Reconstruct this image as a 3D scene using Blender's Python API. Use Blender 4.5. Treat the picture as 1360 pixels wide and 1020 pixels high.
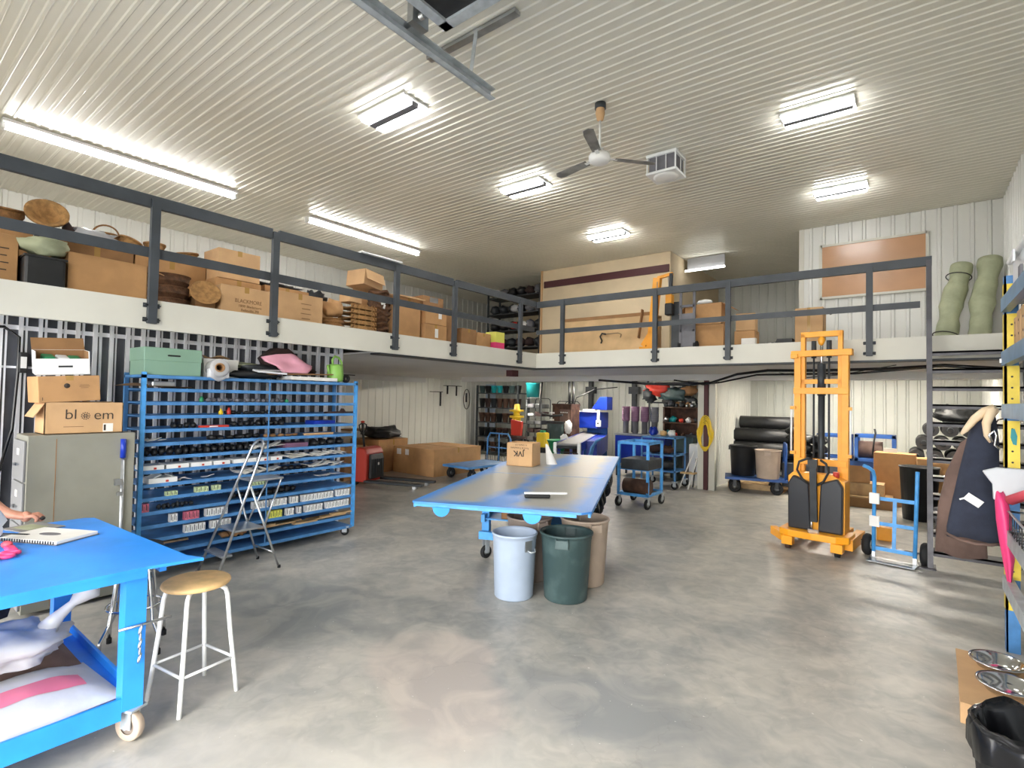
import bpy, bmesh, math, random
from mathutils import Vector, Matrix, Euler, noise
R_ = math.radians; PI = math.pi
random.seed(7)
for o in list(bpy.data.objects): bpy.data.objects.remove(o)
S = bpy.context.scene; C = S.collection
# ---------------------------------------------------------------- camera, sky, exposure
cam_d = bpy.data.cameras.new('camera'); cam = bpy.data.objects.new('camera', cam_d); C.objects.link(cam); S.camera = cam
cam_d.sensor_width = 36; cam_d.lens = 697/1360*36; cam_d.clip_start = 0.02; cam_d.clip_end = 200
cam.matrix_world = Matrix(((0.793, 0.001, 0.609, 0), (0.609, -0.034, -0.793, 0), (0.020, 0.999, -0.028, 1.75), (0, 0, 0, 1)))
_q = cam.matrix_world.to_quaternion().normalized(); cam.rotation_mode = 'QUATERNION'
cam.matrix_world = Matrix.Translation((0, 0, 1.75)) @ _q.to_matrix().to_4x4()
S.view_settings.view_transform = 'Standard'; S.view_settings.look = 'None'
S.view_settings.gamma = 1; S.view_settings.use_curve_mapping = False
S.view_settings.exposure = 1.5
W = bpy.data.worlds.new('sky'); S.world = W; W.use_nodes = True
_b = W.node_tree.nodes['Background']; _b.inputs[0].default_value = (1.0, 0.985, 0.96, 1); _b.inputs[1].default_value = 6.0
LAMP = 16.5

# ---------------------------------------------------------------- materials
def hexc(h):
    h = h.lstrip('#'); c = [int(h[i:i+2], 16)/255 for i in (0, 2, 4)]
    return tuple(x/12.92 if x <= .04045 else ((x+.055)/1.055)**2.4 for x in c) + (1,)
_M = {}
def M(name, col='#888888', rough=.5, metal=0, var=0, vs=6, bump=0, bs=40, col2=None, vmin=.4, vmax=.6, trans=0, alpha=1, emit=0, coat=0, spec=.5):
    if name in _M: return _M[name]
    m = bpy.data.materials.new(name); m.use_nodes = True; nt = m.node_tree; N = nt.nodes; L = nt.links
    b = N['Principled BSDF']; c = hexc(col)
    b.inputs['Base Color'].default_value = c; b.inputs['Roughness'].default_value = rough; b.inputs['Metallic'].default_value = metal
    b.inputs['Specular IOR Level'].default_value = spec
    if trans: b.inputs['Transmission Weight'].default_value = trans
    if alpha < 1: b.inputs['Alpha'].default_value = alpha
    if coat: b.inputs['Coat Weight'].default_value = coat
    if emit: b.inputs['Emission Color'].default_value = c; b.inputs['Emission Strength'].default_value = emit
    if var or col2 or bump:
        tc = N.new('ShaderNodeTexCoord'); no = N.new('ShaderNodeTexNoise'); no.inputs['Scale'].default_value = vs; no.inputs['Detail'].default_value = 6
        L.new(tc.outputs['Object'], no.inputs['Vector'])
        if var or col2:
            r = N.new('ShaderNodeValToRGB'); r.color_ramp.elements[0].position = vmin; r.color_ramp.elements[1].position = vmax
            if col2: c0, c1 = c, hexc(col2)
            else:
                c0 = tuple(x*(1-var) for x in c[:3])+(1,); c1 = tuple(min(1, x*(1+var)) for x in c[:3])+(1,)
            r.color_ramp.elements[0].color = c0; r.color_ramp.elements[1].color = c1
            L.new(no.outputs['Fac'], r.inputs['Fac']); L.new(r.outputs['Color'], b.inputs['Base Color'])
        if bump:
            n2 = N.new('ShaderNodeTexNoise'); n2.inputs['Scale'].default_value = bs; n2.inputs['Detail'].default_value = 4
            L.new(tc.outputs['Object'], n2.inputs['Vector'])
            bp = N.new('ShaderNodeBump'); bp.inputs['Strength'].default_value = bump; bp.inputs['Distance'].default_value = .01
            L.new(n2.outputs['Fac'], bp.inputs['Height']); L.new(bp.outputs['Normal'], b.inputs['Normal'])
    _M[name] = m; return m

# ---------------------------------------------------------------- mesh builder
class MB:
    def __init__(s): s.v = []; s.f = []; s.sm = []; s.T = Matrix.Identity(4)
    def add(s, vs, fs, smooth=False):
        n = len(s.v); s.v += [s.T @ Vector(p) for p in vs]; s.f += [[n+i for i in f] for f in fs]; s.sm += [smooth]*len(fs); return s
    def box(s, a, b, M_=None):
        x0, y0, z0 = a; x1, y1, z1 = b
        if x0 > x1: x0, x1 = x1, x0
        if y0 > y1: y0, y1 = y1, y0
        if z0 > z1: z0, z1 = z1, z0
        vs = [(x0,y0,z0),(x1,y0,z0),(x1,y1,z0),(x0,y1,z0),(x0,y0,z1),(x1,y0,z1),(x1,y1,z1),(x0,y1,z1)]
        if M_: vs = [M_ @ Vector(p) for p in vs]
        return s.add(vs, [(0,3,2,1),(4,5,6,7),(0,1,5,4),(1,2,6,5),(2,3,7,6),(3,0,4,7)])
    def cbox(s, c, d, rot=(0,0,0)):
        return s.box((-d[0]/2,-d[1]/2,-d[2]/2), (d[0]/2,d[1]/2,d[2]/2), Matrix.Translation(c) @ Euler(rot).to_matrix().to_4x4())
    def bar(s, p, q, w, h=None, up=(0,0,1)):
        h = h or w; p = Vector(p); q = Vector(q); d = (q-p); l = d.length; d.normalize(); u = Vector(up)
        if abs(d.dot(u)) > .98: u = Vector((1,0,0))
        x = d.cross(u).normalized(); y = x.cross(d).normalized()
        m = Matrix(((d.x,x.x,y.x,p.x),(d.y,x.y,y.y,p.y),(d.z,x.z,y.z,p.z),(0,0,0,1)))
        return s.box((0,-w/2,-h/2), (l,w/2,h/2), m)
    def cyl(s, p, q, r, r2=None, n=16, cap=True):
        return s.tube([p, q], [r, r if r2 is None else r2], n, cap)
    def tube(s, pts, r, n=8, cap=True, closed=False):
        P = [Vector(p) for p in pts]; k = len(P); rr = r if isinstance(r, (list, tuple)) else [r]*k
        d0 = (P[1]-P[0]).normalized(); u = Vector((0,0,1)) if abs(d0.z) < .9 else Vector((1,0,0))
        x = d0.cross(u).normalized(); vs = []
        for i in range(k):
            a = P[i-1] if (i > 0 or closed) else P[i]; b = P[(i+1) % k] if (i < k-1 or closed) else P[i]
            d = (b-a).normalized(); x = (x - d*x.dot(d)); x = x.normalized() if x.length > 1e-6 else d.orthogonal().normalized(); y = d.cross(x)
            for j in range(n):
                t = 2*PI*j/n; vs.append(P[i] + (x*math.cos(t)+y*math.sin(t))*rr[i])
        fs = []
        for i in range(k if closed else k-1):
            for j in range(n):
                a = i*n+j; b = i*n+(j+1) % n; c = ((i+1) % k)*n+(j+1) % n; e = ((i+1) % k)*n+j; fs.append((a,b,c,e))
        s.add(vs, fs, True)
        if cap and not closed: 
            s.add([vs[j] for j in range(n)][::-1], [tuple(range(n))]); s.add([vs[(k-1)*n+j] for j in range(n)], [tuple(range(n))])
        return s
    def lathe(s, prof, c=(0,0,0), n=32, M_=None, cap=False):
        vs = []; k = len(prof)
        for r, z in prof:
            for j in range(n):
                t = 2*PI*j/n; p = Vector((c[0]+r*math.cos(t), c[1]+r*math.sin(t), c[2]+z)); vs.append(M_ @ p if M_ else p)
        fs = [(i*n+j, i*n+(j+1) % n, (i+1)*n+(j+1) % n, (i+1)*n+j) for i in range(k-1) for j in range(n)]
        return s.add(vs, fs, True)
    def prism(s, poly, z0, z1, M_=None):
        n = len(poly); vs = [(x,y,z0) for x,y in poly]+[(x,y,z1) for x,y in poly]
        if M_: vs = [M_ @ Vector(p) for p in vs]
        return s.add(vs, [tuple(range(n))[::-1], tuple(range(n,2*n))]+[(i,(i+1) % n,n+(i+1) % n,n+i) for i in range(n)])
    def blob(s, c, r, n=14, m=9, amp=.15, f=2.0, seed=0, flat=0):
        vs = []; c = Vector(c)
        for i in range(m+1):
            ph = PI*i/m
            for j in range(n):
                t = 2*PI*j/n; d = Vector((math.sin(ph)*math.cos(t), math.sin(ph)*math.sin(t), math.cos(ph)))
                k = 1+amp*noise.noise(d*f+Vector((seed*3.7,seed,0)))*2; p = Vector((d.x*r[0]*k, d.y*r[1]*k, d.z*r[2]*k))
                if flat and p.z < -flat: p.z = -flat
                vs.append(c+p)
        return s.add(vs, [(i*n+j,(i+1)*n+j,(i+1)*n+(j+1) % n,i*n+(j+1) % n) for i in range(m) for j in range(n)], True)
    def sheet(s, f, nu, nv, th=0, smooth=True):
        g = [[Vector(f(u/nu, v/nv)) for v in range(nv+1)] for u in range(nu+1)]; w = nv+1
        vs = [p for r in g for p in r]; fs = [(u*w+v, (u+1)*w+v, (u+1)*w+v+1, u*w+v+1) for u in range(nu) for v in range(nv)]
        s.add(vs, fs, smooth)
        if th:
            vs2 = [p-Vector((0,0,th)) for p in vs]; s.add(vs2, [f_[::-1] for f_ in fs], smooth)
        return s
    def build(s, name, mat, parent=None, bevel=0, loc=None, solid=0, sub=0):
        me = bpy.data.meshes.new(name); me.from_pydata([tuple(v) for v in s.v], [], s.f); me.update()
        for p, sm in zip(me.polygons, s.sm): p.use_smooth = sm
        bm = bmesh.new(); bm.from_mesh(me); bmesh.ops.remove_doubles(bm, verts=bm.verts, dist=1e-5)
        bmesh.ops.recalc_face_normals(bm, faces=bm.faces); bm.to_mesh(me); bm.free()
        if mat: me.materials.append(M(mat) if isinstance(mat, str) else mat)
        o = bpy.data.objects.new(name, me); C.objects.link(o)
        if parent: o.parent = parent
        if loc: o.location = loc
        if solid: k = o.modifiers.new('s', 'SOLIDIFY'); k.thickness = solid; k.offset = 0
        if bevel: k = o.modifiers.new('b', 'BEVEL'); k.width = bevel; k.segments = 2; k.limit_method = 'ANGLE'; k.harden_normals = False
        if sub: k = o.modifiers.new('u', 'SUBSURF'); k.levels = sub; k.render_levels = sub
        return o
def B(a, b): return MB().box(a, b)
def arc(c, r, a0, a1, n, ax='xz'):
    out = []
    for i in range(n+1):
        t = R_(a0+(a1-a0)*i/n); u, v = r*math.cos(t), r*math.sin(t)
        out.append((c[0]+u, c[1], c[2]+v) if ax == 'xz' else (c[0], c[1]+u, c[2]+v) if ax == 'yz' else (c[0]+u, c[1]+v, c[2]))
    return out
def tag(o, label, cat, group=None, kind=None):
    if label: o['label'] = label
    if cat: o['category'] = cat
    if group: o['group'] = group
    if kind: o['kind'] = kind
    return o
def thing(name, label, cat, loc=(0,0,0), rz=0, group=None, rot=None):
    o = bpy.data.objects.new(name, None); C.objects.link(o); o.location = loc; o.rotation_euler = rot or (0,0,rz); o.empty_display_size = .1
    return tag(o, label, cat, group)
def struct(name, mb, mat, **k):
    o = mb.build(name, mat, **k); o['kind'] = 'structure'; return o
def dup(o, loc=None, rz=None, label=None, group=None, parent=None, top=True):
    c = o.copy(); C.objects.link(c)
    if parent: c.parent = parent; c.matrix_parent_inverse = o.matrix_parent_inverse
    for ch in list(o.children): dup(ch, parent=c)
    if loc is not None: c.location = loc
    if rz is not None: c.rotation_euler = (0,0,rz)
    if label: c['label'] = label
    if group: c['group'] = group
    return c
def text(body, size, parent, loc, rot, mat, name='lettering', ext=.0008, sx=1, bold=0):
    cu = bpy.data.curves.new('txt', 'FONT'); cu.body = body; cu.size = size; cu.extrude = ext; cu.align_x = 'CENTER'; cu.align_y = 'CENTER'; cu.offset = bold
    t = bpy.data.objects.new('txt', cu); C.objects.link(t); bpy.context.view_layer.update()
    me = bpy.data.meshes.new_from_object(t.evaluated_get(bpy.context.evaluated_depsgraph_get())); bpy.data.objects.remove(t)
    o = bpy.data.objects.new(name, me); C.objects.link(o); me.materials.clear(); me.materials.append(M(mat)); o.parent = parent; o.location = loc; o.rotation_euler = rot; o.scale = (sx, 1, 1)
    return o

# palette
M('blue_paint', '#2a90f2', .38, 0, var=.10, vs=3, bump=.05)
M('rack_blue', '#4d86c0', .45, 0, var=.12, vs=8)
M('cart_blue', '#4c9ce0', .42, 0, var=.12, vs=8)
M('dark_blue', '#1d4f96', .5, 0, var=.15, vs=4)
M('machine_blue', '#1433a0', .35, 0, var=.15, vs=3)
M('railing_paint', '#3a3f44', .5, 0, var=.12, vs=5)
M('white_board', '#cbc9bd', .55, 0, var=.03, vs=1.5)
M('soffit', '#c9c9c8', .6, 0, var=.03, vs=1)
M('cardboard', '#b98e60', .85, 0, var=.07, vs=5, bump=.08, bs=60)
M('cardboard_light', '#c7a176', .85, 0, var=.06, vs=4, bump=.08, bs=60)
M('cardboard_dark', '#96704a', .88, 0, var=.08, vs=5)
M('tape', '#b08c50', .25, 0)
M('print_dark', '#3b332c', .8)
M('print_brown', '#8a6a4a', .8)
M('black', '#1a1b1d', .5, 0, var=.2, vs=8)
M('black_gloss', '#101114', .22, 0)
M('rubber', '#17181a', .75, 0, var=.15)
M('white', '#e9e9e6', .5, 0, var=.03)
M('white_enamel', '#eceeee', .3, 0)
M('white_plastic', '#e4e6e8', .35, 0)
M('chrome', '#d8dadc', .12, 1)
M('steel', '#b4b7ba', .3, 1, var=.1)
M('aluminium', '#c4c8cc', .3, .9, var=.06, vs=12)
M('galv', '#b4bbc0', .42, .35, var=.12, vs=10)
M('wood', '#d6b27c', .5, 0, var=.12, vs=9)
M('plywood', '#cfae80', .7, 0, var=.10, vs=2.5)
M('deck_board', '#a39a8c', .8, 0, var=.08, vs=2)
M('tan_wall', '#d2c0a0', .75, 0, var=.07, vs=1.2)
M('maroon', '#4c2226', .6)
M('wicker', '#8a6238', .8, 0, var=.25, vs=20, bump=.6, bs=90)
M('wicker_dark', '#5c3e28', .8, 0, var=.3, vs=20, bump=.6, bs=90)
M('wicker_light', '#a67d4c', .8, 0, var=.2, vs=20, bump=.6, bs=90)
M('yellow_paint', '#f0a321', .38, 0, var=.05, vs=4)
M('yellow_rack', '#ecd04a', .45, 0, var=.08)
M('yellow', '#e3c12a', .5)
M('red', '#c23a2c', .4)
M('pink', '#e8a6b8', .6, 0, var=.06, bump=.3, bs=10)
M('hot_pink', '#e8437e', .45)
M('purple', '#7d5a74', .5, 0, var=.1)
M('pot_grey', '#6e6e74', .55, 0, var=.1)
M('green', '#2f8f5f', .45)
M('lime', '#93c860', .4)
M('file_green', '#86a892', .45, 0, var=.03, vs=2)
M('file_grey', '#8d8c80', .45, 0, var=.06, vs=3)
M('brown_cloth', '#3b2a28', .9, 0, var=.2)
M('navy_cloth', '#2e3342', .95, 0, var=.15, vs=7, bump=.3, bs=200)
M('brown_fabric', '#6d5850', .9, 0, var=.15)
M('green_fabric', '#a3a88a', .7, 0, var=.12, vs=5, bump=.4, bs=12)
M('film', '#dcdde0', .18, 0, trans=.35, alpha=.75)
M('paper', '#e8e6e0', .6, 0, var=.04)
M('skin', '#c98f78', .5, 0, var=.06, vs=25, bump=.1, bs=120)
M('rust', '#4a3226', .8, 0, var=.35, vs=7, bump=.3)
M('dark_metal', '#33373b', .5, .3, var=.15)
M('can_grey', '#a9b8cc', .45, 0, var=.04, vs=5)
M('can_beige', '#b9a796', .5, 0, var=.06, vs=5)
M('can_taupe', '#9a8d84', .5, 0, var=.06, vs=5)
M('can_green', '#35494a', .5, 0, col2='#5b7070', vmin=.5, vmax=.85, vs=5)
M('led', '#ffffff', .5, 0, emit=LAMP)
M('glass', '#ffffff', .05, 0, trans=1)
M('pallet_wood', '#b99b72', .8, 0, var=.15)
M('asphalt', '#8f8f8c', .9)

# ---------------------------------------------------------------- the room
ZC = 4.95; XL = -11.6; XR = 1.08; YB = 14.2; YF = -2.0; FY = 7.9; FX = -5.52; ZD = 2.583; ZS = 2.316; YU = 10.75

def floor_mat():
    m = bpy.data.materials.new('polished_concrete'); m.use_nodes = True; nt = m.node_tree; N = nt.nodes; L = nt.links; b = N['Principled BSDF']
    tc = N.new('ShaderNodeTexCoord')
    def nz(sc, det=8, dist=0, ofs=(0,0,0)):
        mp = N.new('ShaderNodeMapping'); mp.inputs['Location'].default_value = ofs; L.new(tc.outputs['Object'], mp.inputs['Vector'])
        n = N.new('ShaderNodeTexNoise'); n.inputs['Scale'].default_value = sc; n.inputs['Detail'].default_value = det; n.inputs['Distortion'].default_value = dist
        L.new(mp.outputs[0], n.inputs['Vector']); return n.outputs['Fac']
    def ramp(f, a, b_, ca, cb):
        r = N.new('ShaderNodeValToRGB'); r.color_ramp.elements[0].position = a; r.color_ramp.elements[1].position = b_
        r.color_ramp.elements[0].color = ca; r.color_ramp.elements[1].color = cb; L.new(f, r.inputs['Fac']); return r.outputs['Color']
    def mix(f, a, b_):
        x = N.new('ShaderNodeMix'); x.data_type = 'RGBA'
        if isinstance(f, float): x.inputs[0].default_value = f
        else: L.new(f, x.inputs[0])
        for i, q in ((6, a), (7, b_)):
            if isinstance(q, tuple): x.inputs[i].default_value = q
            else: L.new(q, x.inputs[i])
        return x.outputs[2]
    big = ramp(nz(.55, 9, 1.2), .42, .58, hexc('#989894'), hexc('#c0bbb0'))
    mid = ramp(nz(2.2, 12, 1.4, (3,1,0)), .42, .6, hexc('#90918e'), hexc('#bdb8ae'))
    fine = ramp(nz(7.5, 12, 1.2, (5,5,0)), .38, .66, hexc('#84847f'), hexc('#c9c4ba'))
    c = mix(.22, mix(.5, big, mid), fine)
    # pinkish worn patch, real place on the slab, ragged edge
    def patch(cx, cy, sx, sy, rot, amp=.5, seed=0):
        mp = N.new('ShaderNodeMapping'); mp.vector_type = 'TEXTURE'; mp.inputs['Location'].default_value = (cx, cy, 0); mp.inputs['Rotation'].default_value = (0,0,rot); mp.inputs['Scale'].default_value = (sx, sy, 1)
        L.new(tc.outputs['Object'], mp.inputs['Vector'])
        ln = N.new('ShaderNodeVectorMath'); ln.operation = 'LENGTH'; L.new(mp.outputs[0], ln.inputs[0])
        a = N.new('ShaderNodeMath'); a.operation = 'MULTIPLY_ADD'; L.new(nz(1.6, 9, .5, (seed,seed,0)), a.inputs[0]); a.inputs[1].default_value = amp*2; L.new(ln.outputs['Value'], a.inputs[2])
        return a.outputs[0]
    def mask(f, e0, e1):
        r = N.new('ShaderNodeMapRange'); r.inputs['From Min'].default_value = e0; r.inputs['From Max'].default_value = e1; r.inputs['To Min'].default_value = 1; r.inputs['To Max'].default_value = 0
        L.new(f, r.inputs['Value']); return r.outputs[0]
    p1 = patch(-2.30, 2.35, .85, .42, R_(150), .75, 2)
    c = mix(mask(p1, 1.5, 1.75), c, mix(.5, mid, hexc('#c6b8ae')))
    p2 = patch(-1.5, 1.6, 1.3, .5, R_(20), .9, 5)
    c = mix(mask(p2, 1.3, 2.0), c, hexc('#c4c0b8'))
    dim_left = patch(-4.0, 2.4, 1.2, .9, R_(30), .9, 9)  # dimmer floor left of the door daylight, painted into the slab colour
    c = mix(mask(dim_left, 1.2, 2.0), c, mix(.5, mid, hexc('#6f7371')))
    dk2 = patch(-1.35, 2.75, .6, .35, R_(10), .6, 14)
    c = mix(mask(dk2, 1.2, 1.9), c, mix(.5, mid, hexc('#85888a')))
    # cracks and specks
    vo = N.new('ShaderNodeTexVoronoi'); vo.feature = 'DISTANCE_TO_EDGE'; vo.inputs['Scale'].default_value = .42
    wn = N.new('ShaderNodeTexNoise'); wn.inputs['Scale'].default_value = 2.5; wn.inputs['Detail'].default_value = 8
    L.new(tc.outputs['Object'], wn.inputs['Vector'])
    vm = N.new('ShaderNodeVectorMath'); vm.operation = 'ADD'; L.new(tc.outputs['Object'], vm.inputs[0]); L.new(wn.outputs['Color'], vm.inputs[1]); L.new(vm.outputs[0], vo.inputs['Vector'])
    ck = N.new('ShaderNodeMapRange'); ck.inputs['From Min'].default_value = .0015; ck.inputs['From Max'].default_value = .004; ck.inputs['To Min'].default_value = .12; ck.inputs['To Max'].default_value = 0; L.new(vo.outputs['Distance'], ck.inputs['Value'])
    c = mix(ck.outputs[0], c, hexc('#6a6862'))
    sp = ramp(nz(38, 2, 0, (7,7,0)), .74, .77, (0,0,0,1), (1,1,1,1))
    c = mix(sp, c, hexc('#d8d6d0'))
    L.new(c, b.inputs['Base Color'])
    rr = N.new('ShaderNodeMapRange'); rr.inputs['To Min'].default_value = .22; rr.inputs['To Max'].default_value = .55; L.new(nz(1.3, 8, .5, (9,3,0)), rr.inputs['Value']); L.new(rr.outputs[0], b.inputs['Roughness'])
    bp = N.new('ShaderNodeBump'); bp.inputs['Strength'].default_value = .08; bp.inputs['Distance'].default_value = .01; L.new(nz(9, 10), bp.inputs['Height']); L.new(bp.outputs[0], b.inputs['Normal'])
    return m
struct('floor', B((XL-.2, YF-.2, -.2), (XR+.2, YB+.2, 0)), floor_mat())
struct('ground', B((-60, -60, -.25), (60, YF-.2, -.02)), 'asphalt')

M('ceiling_metal', '#e0ddd0', .36, .15, var=.03, vs=.6)
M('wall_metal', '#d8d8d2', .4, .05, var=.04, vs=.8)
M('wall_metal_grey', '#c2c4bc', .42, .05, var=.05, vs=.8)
def ribbed(n0, n1, pitch, fn, prof):
    """extruded rib profile from n0 to n1; fn(s, depth, end) -> point"""
    mb = MB(); pts = []; k = 0; s = n0
    while s < n1:
        for t, d in prof:
            if s+t*pitch <= n1: pts.append((s+t*pitch, d))
        s += pitch
    pts.append((n1, 0))
    vs = [fn(a, d, 0) for a, d in pts]+[fn(a, d, 1) for a, d in pts]; n = len(pts)
    return mb.add(vs, [(i, i+1, n+i+1, n+i) for i in range(n-1)])
CR = [(0,0),(.60,0),(.70,.009),(.90,.009)]
WR = [(0,0),(.70,0),(.76,.018),(.94,.018)]
WR2 = [(0,0),(.35,0),(.40,.016),(.62,.016),(.68,0)]
struct('ceiling', ribbed(YF-.1, YB+.1, .108, lambda s, d, e: ((XL-.1, XR+.1)[e], s, ZC-d), CR), 'ceiling_metal')
struct('roof', B((XL-.3, YF-.3, ZC+.03), (XR+.3, YB+.3, ZC+.15)), 'white_board')
struct('wall_left', ribbed(YF-.1, YB+.1, .24, lambda s, d, e: (XL+d, s, (-.05, ZC+.05)[e]), WR2), 'wall_metal')
struct('wall_left_backing', B((XL-.2, YF-.1, -.05), (XL-.03, YB+.1, ZC+.02)), 'white_board')
struct('wall_right', ribbed(YF-.1, YB+.1, .2, lambda s, d, e: (XR-d, s, (-.05, ZC+.05)[e]), WR), 'wall_metal')
struct('wall_right_backing', B((XR+.03, YF-.1, -.05), (XR+.2, YB+.1, ZC+.02)), 'white_board')
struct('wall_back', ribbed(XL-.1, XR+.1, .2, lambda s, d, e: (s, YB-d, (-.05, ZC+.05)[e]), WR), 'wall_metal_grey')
struct('wall_back_backing', B((XL-.1, YB+.03, -.05), (XR+.1, YB+.2, ZC+.02)), 'white_board')
# front wall behind the camera with its two open overhead-door openings
fw = MB()
for a, b in ((XL-.1, -8.3), (-4.6, -2.9), (.85, XR+.1)): fw.box((a, YF-.2, 0), (b, YF, ZC))
for a, b in ((-8.3, -4.6), (-2.9, .85)): fw.box((a, YF-.2, 3.75), (b, YF, ZC))
struct('wall_front', fw, 'white_board')
for (a, b) in ((-8.3, -4.6), (-2.9, .85)):
    ld = bpy.data.lights.new('door_portal', 'AREA'); ld.shape = 'RECTANGLE'; ld.size = b-a; ld.size_y = 3.75
    try: ld.cycles.is_portal = True
    except Exception: pass
    lo = bpy.data.objects.new('door_portal', ld); C.objects.link(lo); lo.location = ((a+b)/2, YF-.05, 1.875); lo.rotation_euler = (R_(90), 0, 0)

# mezzanine: deck, fascia, soffit, beam, upper walls
struct('mezzanine_deck', MB().box((XL+.02, YF+.02, ZD-.06), (FX-.05, YB-.03, ZD)).box((FX-.05, FY+.05, ZD-.06), (XR-.03, YB-.03, ZD)), 'deck_board')
struct('trim_1', B((FX-.06, YF+.02, ZS), (FX, FY+.06, ZD+.002)), 'white_board')
struct('trim_2', B((FX, FY, ZS), (XR-.03, FY+.06, ZD+.002)), 'white_board')
struct('trim_3', MB().box((FX-.2, 4.35, ZS-.022), (FX+.012, FY+.2, ZS-.002)).box((FX-.2, FY-.012, ZS-.022), (XR-.03, FY+.2, ZS-.002)), 'dark_metal')
struct('soffit', MB().box((XL+.03, 4.35, ZS-.001), (FX-.062, YB-.04, ZS+.02)).box((FX-.062, FY+.061, ZS-.001), (XR-.03, YB-.04, ZS+.02)), 'soffit')
struct('trim_4', B((-10.0, YU-.05, 2.19), (XR-.03, YU+.15, ZS-.003)), 'soffit')
struct('trim_5', B((XL+.02, 4.3, 2.17), (XL+.12, YU, ZS-.003)), 'soffit')
struct('wall_upper_tan', B((-7.35, YU, ZD), (-4.1, YU+.12, ZC-.013)), 'tan_wall')
struct('trim_6', B((-7.40, YU-.03, ZD), (-7.35, YU+.14, ZC-.013)), 'cardboard_light')
struct('wall_upper_tan_side', B((-4.22, YU+.12, ZD), (-4.1, YB-.02, ZC-.013)), 'tan_wall')
struct('wall_upper_white', ribbed(-1.66, XR, .2, lambda s, d, e: (s, YU-d, (ZD, ZC-.012)[e]), WR), 'wall_metal')
struct('wall_upper_white_side', B((-1.68, YU-.02, ZD), (-1.6, YB-.02, ZC-.013)), 'white_board')
struct('wall_upper_white_backing', B((-1.6, YU+.01, ZD), (XR, YU+.08, ZC-.013)), 'white_board')
struct('trim_7', MB().box((-7.30, YU-.03, 4.50), (-4.12, YU-.001, 4.66)), 'maroon')
struct('wall_left_tan', B((-10.6, YB-.2, ZD), (-7.4, YB-.03, ZC-.013)), 'tan_wall')
# lower side wall and column
struct('wall_lower_side', ribbed(YU+.15, YB, .11, lambda s, d, e: (-3.30+d, s, (0, ZS-.002)[e]), WR2), 'wall_metal')
struct('wall_lower_side_backing', B((-3.42, YU+.15, 0), (-3.32, YB-.03, ZS-.003)), 'white_board')
struct('column', MB().box((-3.37, YU-.02, 0), (-3.29, YU+.08, 2.19)), 'maroon')
struct('column_sleeve', MB().box((-3.50, YU+.02, 0), (-3.38, YU+.14, 2.19)).box((-3.28, YU+.02, 0), (-3.16, YU+.14, 2.19)), 'white_board')
struct('column', MB().box((-6.45, FY+.3, 2.19), (-6.3, FY+.5, ZS-.003)), 'maroon')
# back posts under the mezzanine
for x in (-7.75, -6.35, -4.9): struct('column', MB().box((x-.06, YB-.25, 0), (x+.06, YB-.13, ZS-.003)).box((x-.15, YB-.27, 1.95), (x+.15, YB-.11, 2.15)), 'dark_metal')
# plywood board framed into the upper wall
struct('window_1', MB().box((-1.34, YU-.05, 3.62), (.16, YU-.02, 3.66)).box((-1.34, YU-.05, 4.55), (.16, YU-.02, 4.59)).box((-1.36, YU-.05, 3.62), (-1.31, YU-.02, 4.59)).box((.14, YU-.05, 3.62), (.18, YU-.02, 4.59)), 'white_board')
M('panel_board', '#b98d68', .25, 0, var=.06, vs=1.5)
struct('window_2', B((-1.31, YU-.04, 3.66), (.14, YU-.022, 4.55)), 'panel_board')

# clear corrugated partition behind the rack; white ribs are its specular highlights painted on
M('clear_dark', '#47494f', .18, 0, var=.25, vs=2)
M('white_highlight', '#f4f4fa', .2, 0, var=.05, vs=3, coat=.4)
XP = -6.28
pt = MB(); y = -1.9
rng = random.Random(3)
ribs = MB()
while y < 4.28:
    w = .022+.014*rng.random()
    ribs.box((XP, y, 0), (XP+.028, min(y+w, 4.3), 2.50)); 
    ribs.box((XP, y+w+.016, 0), (XP+.016, min(y+w+.016+.010+.012*rng.random(), 4.3), 2.50))
    y += .132
struct('wall_partition', B((XP-.03, YF+.05, 0), (XP, 4.3, 2.50)), 'clear_dark')
ribs.box((XP+.0, YF+.05, 2.27), (XP+.012, 4.3, 2.31)).box((XP, YF+.05, 1.93), (XP+.004, 1.5, 1.95)).box((XP-.03, 4.26, 0), (XP+.03, 4.3, 2.5))
struct('wall_partition_ribs', ribs, 'white_highlight')
# ---------------------------------------------------------------- ceiling lights
def led_pair(x0, x1, y0, y1):
    t = thing('ceiling_light', None, 'ceiling light')
    MB().box((x0-.02, y0-.02, ZC-.035), (x1+.02, y1+.02, ZC-.012)).build('housing', 'white_enamel', t)
    MB().box((x0, y0+(y1-y0)*.36, ZC-.082), (x1, y1-(y1-y0)*.36, ZC-.035)).build('gap_filler', 'pot_grey', t)  # grey filler box keeps the gap between the lit tubes looking dark
    w = (y1-y0)*.31
    for a in (y0, y1-w): MB().box((x0, a, ZC-.085), (x1, a+w, ZC-.035)).build('lit_tube', 'led', t, bevel=.015)
    return t
LP = [(-5.0, -4.26, 3.58, 3.90, 'near the overhead door track, nearest of the twin tube lights'), (-4.98, -4.28, 6.10, 6.42, 'left of the ceiling fan'),
      (-5.02, -4.3, 8.84, 9.16, 'far twin tube light before the tan back wall'), (-1.16, -.51, 6.29, 6.56, 'on the right, the larger looking of the right hand two'),
      (-1.19, -.55, 8.84, 9.13, 'on the right nearest the white upper wall')]
for a in LP:
    tag(led_pair(*a[:4]), 'lit twin tube ceiling light, '+a[4], None)
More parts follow.
